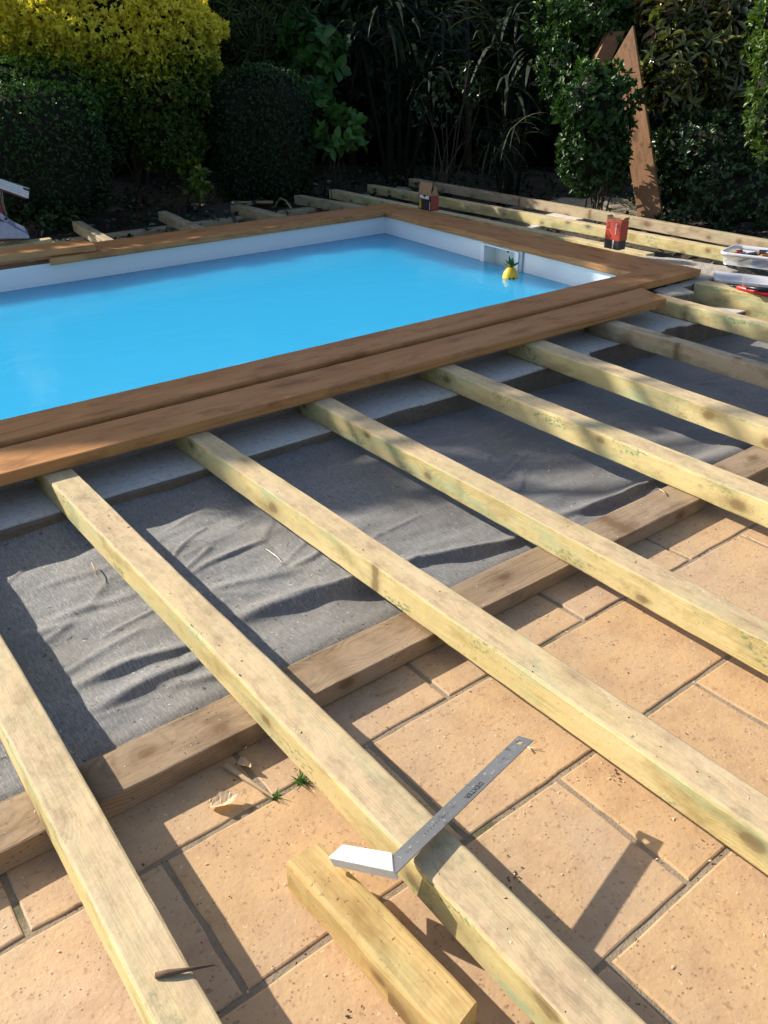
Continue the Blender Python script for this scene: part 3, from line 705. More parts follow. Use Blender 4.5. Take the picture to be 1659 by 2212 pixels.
def shrub(kind, label, cat, blobs, dens, k, L, Wd, m, tonef=None, tilt=.8, upb=.5, shell=.35, lump=.12, power=2., stem=10, group=None, ground=None, droop=.15, name='foliage', core=.64):
    c, n = blobpts(blobs, dens, shell, lump, power)
    base = c.mean(0) if ground is None else np.array(ground)
    root = thing(kind, label, cat, (base[0], base[1], 0.), group)
    B, D, Nn, Ls = rosettes(c, n, k, L, Wd, tilt, upb)
    tone = rng.uniform(.2, .8, len(B)) if tonef is None else tonef(B)
    leafmesh(name, B, D, Nn, Ls, Ls * Wd / L, tone, m, root, droop=droop)
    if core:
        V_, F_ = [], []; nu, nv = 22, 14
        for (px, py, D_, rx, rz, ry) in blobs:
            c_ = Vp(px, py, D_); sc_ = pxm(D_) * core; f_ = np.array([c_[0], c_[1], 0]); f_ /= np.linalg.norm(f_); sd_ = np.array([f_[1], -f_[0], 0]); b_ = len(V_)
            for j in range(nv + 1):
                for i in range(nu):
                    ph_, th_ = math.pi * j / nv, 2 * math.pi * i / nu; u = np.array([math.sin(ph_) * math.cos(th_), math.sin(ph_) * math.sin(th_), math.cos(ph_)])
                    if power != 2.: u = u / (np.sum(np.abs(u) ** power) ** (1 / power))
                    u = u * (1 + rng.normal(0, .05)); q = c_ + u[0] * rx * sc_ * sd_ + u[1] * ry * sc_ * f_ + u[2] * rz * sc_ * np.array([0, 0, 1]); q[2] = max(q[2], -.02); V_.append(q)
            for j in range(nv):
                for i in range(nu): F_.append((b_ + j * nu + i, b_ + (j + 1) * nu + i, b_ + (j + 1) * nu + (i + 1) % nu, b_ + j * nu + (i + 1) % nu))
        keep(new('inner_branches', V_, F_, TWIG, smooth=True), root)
    if stem: stems(root, (base[0], base[1], -.03), c, stem)
    return root
GREENS = dict(
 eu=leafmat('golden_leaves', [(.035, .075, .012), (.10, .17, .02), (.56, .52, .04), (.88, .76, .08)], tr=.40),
 box=leafmat('box_leaves', [(.018, .045, .012), (.05, .12, .02), (.17, .32, .045)], tr=.25),
 dark=leafmat('dark_leaves', [(.010, .022, .010), (.022, .048, .018), (.045, .085, .028)], tr=.15),
 nar=leafmat('narrow_leaves', [(.03, .06, .025), (.08, .13, .05), (.13, .19, .08)], tr=.2),
 hyd=leafmat('broad_leaves', [(.03, .085, .018), (.06, .16, .03), (.11, .24, .05)], tr=.3),
 strap=leafmat('strap_leaves', [(.012, .024, .012), (.03, .05, .024), (.08, .08, .04)], rough=.62, tr=.15, spec=.2),
 laurel=leafmat('laurel_leaves', [(.018, .05, .012), (.045, .11, .02), (.12, .22, .03)], rough=.42, tr=.25, spec=.4),
 pho=leafmat('bronze_leaves', [(.10, .045, .018), (.06, .075, .02), (.13, .16, .04), (.20, .22, .07)], rough=.22, tr=.25, spec=.8),
 ivy=leafmat('ivy_leaves', [(.012, .03, .012), (.03, .065, .022), (.06, .11, .035)], rough=.35, tr=.15),
 lime=leafmat('lime_leaves', [(.05, .10, .02), (.12, .20, .03), (.30, .30, .03)], tr=.3),
)
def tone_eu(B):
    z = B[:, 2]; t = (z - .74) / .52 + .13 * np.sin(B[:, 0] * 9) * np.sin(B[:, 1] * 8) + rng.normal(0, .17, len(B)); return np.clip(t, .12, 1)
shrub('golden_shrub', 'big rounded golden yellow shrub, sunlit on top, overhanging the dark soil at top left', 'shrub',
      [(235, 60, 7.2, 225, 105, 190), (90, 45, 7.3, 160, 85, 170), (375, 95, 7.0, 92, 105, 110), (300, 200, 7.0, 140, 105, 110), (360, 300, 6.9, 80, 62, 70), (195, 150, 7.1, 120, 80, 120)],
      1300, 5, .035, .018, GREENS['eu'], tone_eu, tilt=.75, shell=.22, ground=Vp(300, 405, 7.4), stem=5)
shrub('golden_shrub', 'small low sprig of leaves below the big golden shrub', 'shrub', [(425, 385, 6.7, 30, 45, 28)], 260, 5, .055, .028, GREENS['eu'], lambda B: rng.uniform(.15, .45, len(B)), ground=Vp(410, 425, 7.0), stem=3, core=0)
shrub('clipped_hedge', 'low clipped green hedge with a flat top at the left edge', 'hedge', [(50, 330, 6.6, 165, 128, 120), (60, 265, 7.0, 175, 120, 120)], 2600, 4, .024, .012, GREENS['box'], lambda B: np.clip((B[:, 2] - .5) * 1.6 + rng.normal(.05, .2, len(B)), 0, 1), power=5., lump=.03, shell=.12, ground=Vp(60, 420, 7.2), stem=5, core=.86)  # higher leaves get a lighter tone, standing in for sun on the top
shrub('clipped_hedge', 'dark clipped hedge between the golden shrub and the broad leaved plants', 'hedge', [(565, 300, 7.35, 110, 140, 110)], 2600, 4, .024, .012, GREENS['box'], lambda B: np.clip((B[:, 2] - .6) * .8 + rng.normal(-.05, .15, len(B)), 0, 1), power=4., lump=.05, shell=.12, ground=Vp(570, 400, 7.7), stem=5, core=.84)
shrub('feathery_shrub', 'tall shrub with narrow grey green leaves right of the golden shrub top', 'shrub', [(530, 60, 7.9, 110, 95, 80), (600, 20, 8.0, 70, 70, 60), (465, 20, 7.9, 60, 80, 60)], 230, 9, .11, .010, GREENS['nar'], tilt=.9, upb=.3, shell=.5, ground=Vp(540, 395, 8.1))
shrub('broad_leaved_plant', 'taller plant with broad round leaves beside the dark clipped hedge', 'plant', [(690, 115, 7.7, 45, 50, 40), (668, 190, 7.6, 42, 48, 40), (640, 80, 7.8, 40, 50, 40)], 130, 4, .115, .085, GREENS['hyd'], lambda B: rng.uniform(0, .5, len(B)), tilt=1.1, shell=.4, ground=Vp(670, 395, 7.9), stem=7)
shrub('broad_leaved_plant', 'small bright green broad leaved plant standing alone on the dark soil', 'plant', [(735, 285, 7.2, 48, 52, 45)], 110, 4, .105, .062, GREENS['hyd'], lambda B: rng.uniform(.35, .9, len(B)), tilt=.95, shell=.35, ground=Vp(722, 400, 7.5), stem=7, core=0)
def straps(kind, label, cat, centres, n, L, wd, m, ground=None, hang=1.):
    B, root = [], None
    V_, F_, T_ = [], [], []
    cs = [Vp(*c) for c in centres]; g = np.mean(cs, 0) if ground is None else ground
    root = thing(kind, label, cat, (g[0], g[1], 0.))
    for c in cs:
        for _ in range(n):
            a = rng.uniform(0, 6.283); e = rng.uniform(-.5, 1.1); l = L * rng.uniform(.55, 1.1); wdt = wd * rng.uniform(.6, 1.1)
            d = np.array([math.cos(a) * math.cos(e), math.sin(a) * math.cos(e), math.sin(e)]); p = c + rng.normal(0, .05, 3); tone_ = rng.uniform(0, 1) ** 2
            s = np.cross(d, [0, 0, 1]); s /= np.linalg.norm(s) + 1e-6; b = len(V_)
            K = 7
            for j in range(K):
                t = j / (K - 1); ww = wdt * (.35 + 1.3 * t) if t < .4 else wdt * (1.0 - (t - .4) / .6) ** .8 * .9
                V_.append(tuple(p + s * ww / 2)); V_.append(tuple(p - s * ww / 2 + np.array([0, 0, wdt * .2]))); p = p + d * l / (K - 1); d = d + np.array([0, 0, -.32 * hang]); d /= np.linalg.norm(d)
            for j in range(K - 1): F_.append((b + 2 * j, b + 2 * j + 1, b + 2 * j + 3, b + 2 * j + 2)); T_.append(tone_)
    o = new('leaves', V_, F_, m); a_ = o.data.attributes.new('tone', 'FLOAT', 'FACE'); a_.data.foreach_set('value', T_); keep(o, root)
    mb = MB()
    for c in cs:
        gg = Vector((c[0] * .3 + g[0] * .7, c[1] * .3 + g[1] * .7, -.03)); mb.tube([gg, gg.lerp(Vector(c), .5) + Vector((rng.normal(0, .04), rng.normal(0, .04), 0)), Vector(c)], [.018, .015, .012], 8)
    keep(mb.build('stems', TWIG, None, True), root); return root
straps('strap_leaved_plant', 'tall dark plant with long hanging strap leaves right of the broad leaved plants', 'plant', [(830, 20, 8.2), (900, 90, 8.1), (780, 90, 8.3), (960, 40, 8.3), (870, -60, 8.3), (930, 160, 8.0)], 34, .52, .05, GREENS['strap'], ground=Vp(860, 390, 8.4))
straps('strap_leaved_plant', 'tall dark plant with upright sword leaves left of the leaning plank', 'plant', [(1120, 10, 7.8), (1075, 90, 7.7), (1150, 120, 7.6), (1040, -40, 8.), (1100, 190, 7.5)], 34, .55, .045, GREENS['strap'], ground=Vp(1110, 400, 7.6), hang=.8)
straps('strap_leaved_plant', 'low tuft of thin arching leaves on the soil in the middle distance', 'plant', [(1095, 300, 7.0), (1060, 330, 7.0)], 45, .36, .018, GREENS['strap'], ground=Vp(1090, 380, 7.1), hang=.7)
shrub('small_leaved_shrub', 'sparse small leaved shrub between the two strap leaved plants', 'shrub', [(985, 190, 7.4, 55, 55, 45), (925, 230, 7.4, 35, 55, 30)], 90, 5, .045, .02, GREENS['ivy'], lambda B: rng.uniform(.3, .9, len(B)), ground=Vp(960, 380, 7.5), stem=9, core=0)
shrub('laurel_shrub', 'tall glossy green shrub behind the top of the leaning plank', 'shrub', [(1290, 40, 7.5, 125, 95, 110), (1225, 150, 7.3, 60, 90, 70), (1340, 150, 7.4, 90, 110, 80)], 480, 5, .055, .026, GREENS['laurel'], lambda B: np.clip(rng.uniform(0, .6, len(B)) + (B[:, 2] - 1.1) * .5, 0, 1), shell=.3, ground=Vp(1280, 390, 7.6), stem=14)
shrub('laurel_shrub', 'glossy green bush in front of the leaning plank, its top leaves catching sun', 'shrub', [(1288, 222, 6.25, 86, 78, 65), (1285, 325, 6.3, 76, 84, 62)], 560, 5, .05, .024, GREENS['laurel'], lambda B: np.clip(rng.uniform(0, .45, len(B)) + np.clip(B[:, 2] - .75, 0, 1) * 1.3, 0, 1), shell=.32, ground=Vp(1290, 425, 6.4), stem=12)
shrub('bronze_shrub', 'tall shrub with drooping glossy bronze green leaves at top right', 'shrub', [(1520, 60, 7.2, 140, 110, 100), (1480, 170, 7.0, 100, 80, 80), (1590, 160, 7.1, 90, 110, 80)], 200, 6, .095, .030, GREENS['pho'], lambda B: rng.uniform(0, 1, len(B)), tilt=1.2, upb=.8, shell=.4, ground=Vp(1530, 400, 7.4), droop=.3, stem=16)
shrub('ivy_bush', 'dark small leaved bush low on the right behind the long joists', 'shrub', [(1530, 330, 6.7, 125, 80, 80), (1600, 430, 6.2, 110, 75, 60), (1450, 400, 6.7, 75, 60, 50)], 620, 5, .038, .022, GREENS['ivy'], lambda B: rng.uniform(.1, .9, len(B)), shell=.3, lump=.2, ground=Vp(1540, 440, 6.8), stem=12)
shrub('lime_shrub', 'yellow green leafy shrub cut off by the right edge', 'shrub', [(1668, 190, 6.3, 42, 140, 50), (1690, 60, 6.5, 60, 90, 60)], 420, 5, .05, .024, GREENS['lime'], lambda B: rng.uniform(0, .7, len(B)) ** 1.5, ground=Vp(1680, 430, 6.4), stem=8)
shrub('low_plant', 'low dull green plant at the left edge under the clipped hedge', 'plant', [(110, 455, 6.3, 70, 22, 30)], 160, 5, .055, .028, GREENS['ivy'], lambda B: rng.uniform(.3, 1, len(B)), ground=Vp(110, 475, 6.5), stem=5, core=0)
# tall hedge closing the garden: many crowns, dense
c, n = blobpts([(x, 60 + 40 * math.sin(x), 9.6 + .5 * math.sin(x * 3), 230, 205, 130) for x in range(-500, 2400, 210)], 95, .3, .12)
root = thing('boundary_hedge', 'tall dark evergreen hedge closing off the garden behind all the shrubs', 'hedge', tuple(Vp(830, 300, 9.6)[:2]) + (0,))
B, D, Nn, Ls = rosettes(c, n, 6, .12, .05)
leafmesh('foliage', B, D, Nn, Ls, Ls * .42, rng.uniform(0, 1, len(B)) ** 1.5, GREENS['dark'], root)
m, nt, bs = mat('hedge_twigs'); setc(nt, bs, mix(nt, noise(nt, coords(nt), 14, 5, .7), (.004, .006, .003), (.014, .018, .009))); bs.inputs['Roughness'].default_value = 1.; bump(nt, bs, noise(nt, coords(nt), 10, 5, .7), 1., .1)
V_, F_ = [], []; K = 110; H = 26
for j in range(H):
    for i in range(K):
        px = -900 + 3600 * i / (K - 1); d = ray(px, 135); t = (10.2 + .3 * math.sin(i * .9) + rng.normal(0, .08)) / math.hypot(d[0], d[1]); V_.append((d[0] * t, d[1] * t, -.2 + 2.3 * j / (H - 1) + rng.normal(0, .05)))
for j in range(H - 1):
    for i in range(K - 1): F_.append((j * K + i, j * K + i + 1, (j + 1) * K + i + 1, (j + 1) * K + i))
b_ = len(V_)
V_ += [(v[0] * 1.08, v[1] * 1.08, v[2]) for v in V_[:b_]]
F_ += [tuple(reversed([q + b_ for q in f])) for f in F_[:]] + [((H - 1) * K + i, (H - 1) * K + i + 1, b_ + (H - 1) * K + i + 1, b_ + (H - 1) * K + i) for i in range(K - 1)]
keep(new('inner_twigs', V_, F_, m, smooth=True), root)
mb = MB()
for i in range(26):
    p = Vp(-300 + i * 95 + rng.normal(0, 20), 200, 9.5 + rng.normal(0, .2)); mb.tube([(p[0], p[1], -.1), (p[0] + rng.normal(0, .08), p[1], .9), (p[0] + rng.normal(0, .15), p[1], 2.)], [.045, .035, .02], 7)
keep(mb.build('trunks', BR, None, True), root)
# unseen trees up-sun, crowns shaped to cast the wanted shade
def want(x, y):
    if x > 4.0: return 0.
    if 4.52 < y < 4.76 and x < 3.15: return 1.
    if y > 4.76: return 0.
    if y > 3.45 and x > 3.15: return 1.
    if y > 2.42 and x < 3.15: return 0.
    if y > 2.14:
        if x > 3.1: return .2 if x < 3.6 else 0.
        return 0. if x < .5 else min(.34, (x - .5) * .4)
    if y > 1.75:
        if x < .6 or x > 3.: return 0.
        return min(.34, (x - .6) * .4)
    if y > .8 and 2.35 < x < 2.95: return .4
    return 0.
tp = []
tries = 0
while len(tp) < 2300 and tries < 400000:
    tries += 1
    x, y, z = rng.uniform(-3.6, 3.2), rng.uniform(4.6, 9.0), rng.uniform(1.45, 4.3)
    t = z - .12; fx, fy = x + .8 * t, y - 1.59 * t
    if not (-1.4 < fx < 4.3 and -.2 < fy < 5.6): continue
    c_ = R @ np.array([x, y, z - 1]); v = CY + F * c_[1] / c_[2]; u = CX + F * c_[0] / c_[2]
    if v > -110 and u > -110 and c_[2] > 0: continue
    gap = math.sin(fx * 5.1 + 1.) * math.sin(fy * 4.3) + .6 * math.sin(fx * 11 + fy * 7)
    wv = want(fx, fy)
    if wv < .99 and rng.uniform() > wv * (1.25 if gap < 0 else .6): continue
    if wv <= 0: continue
    if fy < 2.4 and z < 2.5: continue
    if fy < 2.4 and fx < 3. and x < -3.4: continue
    tp.append((x, y, z))
tp = np.array(tp); foot = tp[:, 1] - 1.59 * (tp[:, 2] - .12)
for lab_, sel, base, top_ in (('unseen broad tree beyond the left edge, crown shaped to shade the deck board', foot < 2.45, (-2.9, 7.3, -.1), (-2.5, 7.2, 3.1)),
                              ('unseen slender tree behind the golden shrub, added to shade the pool corner', foot >= 2.45, (2.0, 7.25, -.1), (1.95, 7.3, 1.75))):
    q = tp[sel]
    if len(q) < 5: continue
    root = thing('shade_tree', lab_, 'tree', (base[0], base[1], 0))
    B, D, Nn, Ls = rosettes(q, unit(rng.normal(0, 1, q.shape)), 7, .12, .06, tilt=1.2)
    leafmesh('foliage', B, D, Nn, Ls, Ls * .55, rng.uniform(0, 1, len(B)), GREENS['box'], root)
    mb = MB(); tb = Vector(base); tk = Vector(top_); mb.tube([tb, tb.lerp(tk, .5) + Vector((.03, 0, 0)), tk], [.08, .06, .04], 12)
    for i in rng.choice(len(q), min(len(q), 16), replace=False):
        e = Vector(q[i]); w_ = tk.lerp(e, .5) + Vector((0, 0, .1)); mb.tube([tk, w_, e], [.03, .018, .006], 7)
    keep(mb.build('trunk', BR, None, True), root)

# ------------------------------------------------------------------ ground litter
def scatter_bits(name, pts, size, m, lab, cat, flat=.35):
    V_, F_ = [], []
    for (x, y, z) in pts:
        s = size * rng.uniform(.4, 1.3); a = rng.uniform(0, 6.28); el_ = rng.uniform(1., 2.6); b = len(V_)
        ca, sa = math.cos(a), math.sin(a)
        for (ux, uy, uz) in ((-1, 0, 0), (0, -1, 0), (1, 0, 0), (0, 1, 0), (.1, .1, 1), (0, 0, -.3)):
            X_, Y_ = ux * s * el_ * rng.uniform(.7, 1.2), uy * s * rng.uniform(.7, 1.2); V_.append((x + X_ * ca - Y_ * sa, y + X_ * sa + Y_ * ca, z + uz * s * flat + s * flat * .25))
        F_ += [(b, b + 1, b + 4), (b + 1, b + 2, b + 4), (b + 2, b + 3, b + 4), (b + 3, b, b + 4), (b + 1, b, b + 5), (b + 2, b + 1, b + 5), (b + 3, b + 2, b + 5), (b, b + 3, b + 5)]
    o = new(name, V_, F_, m); tag(o, lab, cat); o['kind'] = 'stuff'; return o
m, nt, bs = mat('pale_chips'); setc(nt, bs, (.72, .60, .42)); bs.inputs['Roughness'].default_value = .9; CHIP = m
m, nt, bs = mat('dark_crumbs'); setc(nt, bs, (.09, .06, .04)); bs.inputs['Roughness'].default_value = 1.; CRUMB = m
pts = [(x, y, 0.0) for x, y in zip(rng.uniform(-.1, 2.6, 500), rng.uniform(.1, .94, 500))]
pts += [(x, y, hit(x, y)) for x, y in zip(rng.uniform(-.2, 3, 330), rng.uniform(1.06, 1.85, 330))]
pts += [(x, y, JB) for x, y in zip(rng.uniform(-.2, 2.5, 90), rng.uniform(.95, 1.02, 90))]
for (xl, xr) in ((.106, .165), (.45, .515), (.84, .90), (1.235, 1.30)): pts += [(x, y, JT) for x, y in zip(rng.uniform(xl + .005, xr - .005, 35), rng.uniform(.2, 1.9, 35))]
scatter_bits('sawdust', pts, .0014, CHIP, 'pale crumbs of sawdust scattered over tiles, membrane and timber', 'sawdust')
pts = [(x, y, 0.0) for x, y in zip(rng.uniform(-.1, 2.6, 260), rng.uniform(.1, .94, 260))]
for cx_, cy_, n_, s_ in ((.86, .52, 12, .007), (.30, .47, 14, .012), (.60, .49, 12, .008)): pts += [(x, y, 0.) for x, y in zip(rng.normal(cx_, s_, n_), rng.normal(cy_, s_, n_))]
pts += [(x, y, hit(x, y)) for x, y in zip(rng.uniform(-.2, 3, 240), rng.uniform(1.06, 1.85, 240))]
pts += [(x, y, hit(x, y)) for x, y in zip(rng.normal(.27, .05, 60), rng.normal(1.2, .07, 60)) if y > 1.05]
pts += [(x, y, -.004) for x, y in zip(rng.uniform(-.1, 2.6, 420), rng.choice([.577, .822, .332], 420) + rng.normal(0, .005, 420))]
for (xl, xr) in ((.106, .165), (.45, .515), (.84, .90), (1.235, 1.30)): pts += [(x, y, JT) for x, y in zip(rng.uniform(xl + .005, xr - .005, 22), rng.uniform(.2, 1.9, 22))]
scatter_bits('soil_crumbs', pts, .0014, CRUMB, 'dark crumbs of soil scattered over tiles, membrane and timber', 'soil', .7)
n = 5200
x = rng.uniform(-1, 7.5, n); y = rng.uniform(2.3, 8.6, n); ok = ((y > 4.95) | (x > 4.25)) & (x < 7.4)
x, y = x[ok], y[ok]; n = len(x)
B = np.stack([x, y, rng.uniform(-.02, .02, n)], 1); D = unit(np.stack([rng.normal(0, 1, n), rng.normal(0, 1, n), rng.uniform(-.1, .4, n)], 1))
m = leafmat('dead_leaves', [(.06, .045, .03), (.16, .12, .08), (.36, .32, .24)], rough=.8, tr=.1)
o = leafmesh('leaf_litter', B, D, unit(np.array([[0, 0, 1.]]) + rng.normal(0, .3, (n, 3))), rng.uniform(.03, .075, n), rng.uniform(.015, .04, n), rng.uniform(0, 1, n) ** 2.5, m)
tag(o, 'dead leaves strewn over the dark soil behind the pool', 'leaf litter'); o['kind'] = 'stuff'
n = 900; x = rng.uniform(1.5, 6.4, n); y = rng.uniform(3.4, 7.5, n); ok = ((y > 5.3) | (x > 4.9)); x, y = x[ok], y[ok]; n = len(x)
B, D, Nn, Ls = rosettes(np.stack([x, y, rng.uniform(.0, .05, n)], 1), np.tile([[0, 0, 1.]], (n, 1)), 5, .045, .02)
o = leafmesh('ground_cover', B, D, Nn, Ls, Ls * .5, rng.uniform(0, 1, len(B)), GREENS['ivy']); tag(o, 'small green weeds covering the soil under the shrubs', 'weeds'); o['kind'] = 'stuff'
# pale heap of sand by the plank
def heap(name, c, r, h, m, lab, cat, n=40, seed=1, amp=.35, group=None, sx=1., sy=1., ang=0.):
    r_ = np.random.default_rng(seed); ph = r_.uniform(0, 6.28, 8); V_, F_ = [], []
    K = 14
    for i in range(K + 1):
        for k in range(n):
            a = 2 * math.pi * k / n; t = i / K; rr = r * t * (1 + amp * .5 * (math.sin(2 * a + ph[0]) + .5 * math.sin(3 * a + ph[1]) + .3 * math.sin(5 * a + ph[2])))
            z = h * (1 - t ** 1.8) * (1 + amp * .5 * math.sin(3 * a + ph[3]) * t + amp * .4 * math.sin(7 * a * t + ph[4])) - .012
            X_, Y_ = rr * math.cos(a) * sx, rr * math.sin(a) * sy
            V_.append((c[0] + X_ * math.cos(ang) - Y_ * math.sin(ang), c[1] + X_ * math.sin(ang) + Y_ * math.cos(ang), c[2] + z))
    for i in range(K):
        for k in range(n): F_.append((i * n + k, (i + 1) * n + k, (i + 1) * n + (k + 1) % n, i * n + (k + 1) % n))
    o = new(name, V_, F_, m, smooth=True); return tag(o, lab, cat, group)
SAND = concrete('pale_sand', (.42, .35, .26), (.34, .28, .2), (.25, .2, .15), 1.)
g = G(1310, 462, .0); heap('sand_heap', (g.x + .15, g.y + .25, -.02), .42, .10, SAND, 'low heap of pale sand left of the foot of the leaning plank', 'sand', sx=1.5, sy=.8, ang=-.6)
g = c220(1560, 510, -.09); heap('sand_heap', (g.x - .05, g.y, -.10), .10, .025, SAND, 'small patch of sandy dust on the membrane at the right edge', 'sand', sx=1.6, sy=.5, ang=-1.4, seed=4)
def rock(name, px, py, D_, r, lab, seed, m=STO):
    r_ = np.random.default_rng(seed); c = Vp(px, py, D_); import bmesh
    bm = bmesh.new(); bmesh.ops.create_icosphere(bm, subdivisions=4, radius=1)
    ph = r_.uniform(0, 6.28, 12)
    for v in bm.verts:
        p = v.co; k = 1 + .18 * math.sin(p.x * 3 + ph[0]) * math.sin(p.y * 3 + ph[1]) + .12 * math.sin(p.z * 5 + ph[2] + p.x * 4) + .07 * math.sin(p.y * 9 + ph[3]) * math.sin(p.x * 8 + ph[4]) + .03 * math.sin(p.x * 19 + ph[5]) * math.sin(p.z * 17)
        v.co = Vector((p.x * r * 1.25, p.y * r, p.z * r * .85)) * k + Vector((c[0], c[1], r * .55))
    me = bpy.data.meshes.new(name); bm.to_mesh(me); bm.free(); me.materials.append(m); o = bpy.data.objects.new(name, me); COL.objects.link(o)
    me.polygons.foreach_set('use_smooth', [True] * len(me.polygons)); return tag(o, lab, 'stone', 'rough stones at the joist ends')
rock('stone', 790, 403, 6.95, .055, 'rough brown stone at the end of the long lit joist, leftmost of three', 3)
rock('stone', 822, 393, 7.25, .04, 'small stone behind the other two at the joist ends', 5)
rock('stone', 868, 388, 7.15, .075, 'largest rough stone at the end of the outermost long joist', 9)

# ------------------------------------------------------------------ leaning planks
pf0, pf1 = G(1379, 474, 0), G(1432, 480, 0)
top_mid = Vp(1372, 60, 6.95)
bm_ = (np.array(pf0) + np.array(pf1)) / 2
ax = Vector(top_mid - bm_); Lp = ax.length; wid = (pf1 - pf0).length
xdir = ax.normalized(); side = (pf1 - pf0).normalized(); nrm_ = xdir.cross(side).normalized()
rt = thing('leaning_plank', 'brown plank with a slanting cut top leaning up among the shrubs at right', 'plank', tuple(bm_))
def leanp(b, top, wv, th, sl, m, par, nm='board'):
    x_ = (top - b).normalized(); y_ = (wv - x_ * wv.dot(x_)); wd = y_.length; y_ = y_.normalized(); z_ = x_.cross(y_)
    L = (top - b).length; n = 30; V_, F_ = [], []
    for i in range(n + 1):
        for (sy, sz) in ((-1, 0), (1, 0), (1, 1), (-1, 1)):
            t = i / n; e = L + (sl if sy < 0 else 0); V_.append((e * t, sy * wd / 2, -th * (1 - sz)))
    for i in range(n):
        for k in range(4): F_.append((i * 4 + k, i * 4 + (k + 1) % 4, (i + 1) * 4 + (k + 1) % 4, (i + 1) * 4 + k))
    F_ += [(3, 2, 1, 0), (n * 4, n * 4 + 1, n * 4 + 2, n * 4 + 3)]
    o = new(nm, V_, F_, m); o.matrix_world = Matrix(((x_.x, y_.x, z_.x, b.x), (x_.y, y_.y, z_.y, b.y), (x_.z, y_.z, z_.z, b.z), (0, 0, 0, 1)))
    md = o.modifiers.new('bevel', 'BEVEL'); md.width = .003; md.segments = 2
    bpy.context.view_layer.update(); keep(o, par); return o
# right upper corner and left (lower) corner of the slanting end
pr = Vector(Vp(1367, 54, 6.85)); pl = Vector(Vp(1528 * .864 + 2, 131, 6.83))
bL, bR = Vector(pf0), Vector(pf1)
cen = (bL + bR) / 2; dirn = ((pr - bR).normalized() + (pl - bL).normalized()).normalized()
n_ = 26; V_, F_ = [], []; th = Vector((-dirn.cross((bR - bL).normalized()))) * .034
if th.dot(Vector((cen.x, cen.y, 0))) < 0: th = -th
for i in range(n_ + 1):
    t = i / n_; a = bL.lerp(pl, t); b = bR.lerp(pr, t); V_ += [a, b, b + th, a + th]
for i in range(n_):
    for k in range(4): F_.append((i * 4 + k, i * 4 + (k + 1) % 4, (i + 1) * 4 + (k + 1) % 4, (i + 1) * 4 + k))
F_ += [(3, 2, 1, 0), (n_ * 4, n_ * 4 + 1, n_ * 4 + 2, n_ * 4 + 3)]
xa = dirn; ya = ((bR - bL) - xa * (bR - bL).dot(xa)).normalized(); za = xa.cross(ya)
T = Matrix(((xa.x, ya.x, za.x, cen.x), (xa.y, ya.y, za.y, cen.y), (xa.z, ya.z, za.z, cen.z), (0, 0, 0, 1)))
Ti = T.inverted(); o = new('board', [Ti @ v for v in V_], F_, MW['plank']); o.matrix_world = T; bpy.context.view_layer.update(); keep(o, rt)
md = o.modifiers.new('bevel', 'BEVEL'); md.width = .003; md.segments = 2
# second board behind, top end and edge seen
z10 = lambda x, y, D_: Vector(Vp((1300 + x * .2532) * .864, (40 + y * .2532) * .864, D_))
rt2 = thing('leaning_plank', 'dark plank end sticking out behind the leaning plank, square cut top', 'plank', (bm_[0] - .1, bm_[1] + .35, 0))
A0, A1, A2 = z10(880, 155, 7.08), z10(1040, 150, 7.12), z10(850, 132, 7.2)
dn = (Vector((A0.x - .32, A0.y + .05, 0)) - A0); dn = Vector((z10(770, 380, 7.02) - z10(880, 155, 7.08))).normalized() * .55
V_ = [A0, A1, A1 + (A2 - A0), A2]; V_ += [v + dn for v in V_]
o = new('board', V_, [(0, 1, 2, 3), (4, 7, 6, 5), (0, 4, 5, 1), (1, 5, 6, 2), (2, 6, 7, 3), (3, 7, 4, 0)], MW['plank']); keep(o, rt2)

# ------------------------------------------------------------------ small props
def plain(name, c, rough=.5, metal=0., spec=.5, bumpy=0., alpha=None):
    m, nt, bs = mat(name); gc = coords(nt)
    setc(nt, bs, mix(nt, ramp(nt, noise(nt, gc, 40, 4, .6), [(.3, 0.), (.75, 1.)]), tuple(q * .82 for q in c), tuple(min(1, q * 1.08) for q in c)))
    bs.inputs['Roughness'].default_value = rough; bs.inputs['Metallic'].default_value = metal; bs.inputs['Specular IOR Level'].default_value = spec
    if bumpy: bump(nt, bs, noise(nt, gc, 120, 3), bumpy, .001)
    return m
def text(name, s, size, M_, m, parent=None, ext=.0002):
    cu = bpy.data.curves.new(name, 'FONT'); cu.body = s; cu.size = size; cu.extrude = ext; cu.align_x = 'CENTER'; cu.align_y = 'CENTER'
    t = bpy.data.objects.new(name, cu); COL.objects.link(t); bpy.context.view_layer.update()
    me = bpy.data.meshes.new_from_object(t); bpy.data.objects.remove(t); me.materials.clear(); me.materials.append(m)
    me.transform(M_); o = bpy.data.objects.new(name, me); COL.objects.link(o)
    if parent: keep(o, parent)
    return o
def frame(o, x, y):
    x = Vector(x).normalized(); z = x.cross(Vector(y)).normalized(); y = z.cross(x); o = Vector(o)
    return Matrix(((x.x, y.x, z.x, o.x), (x.y, y.y, z.y, o.y), (x.z, y.z, z.z, o.z), (0, 0, 0, 1)))
m, nt, bs = mat('blade_steel'); gc = coords(nt)
c = mix(nt, ramp(nt, noise(nt, gc, 12, 4, .6), [(.35, 0.), (.7, 1.)]), (.20, .20, .20), (.28, .275, .27))
c = mix(nt, ramp(nt, noise(nt, gc, 170, 2, .5), [(.66, 0.), (.69, 1.)]), c, (.45, .42, .36))
c = mix(nt, ramp(nt, noise(nt, gc, 90, 3, .6), [(.62, 0.), (.66, .6)]), c, (.10, .095, .09))
setc(nt, bs, c); bs.inputs['Metallic'].default_value = .55; bs.inputs['Roughness'].default_value = .42
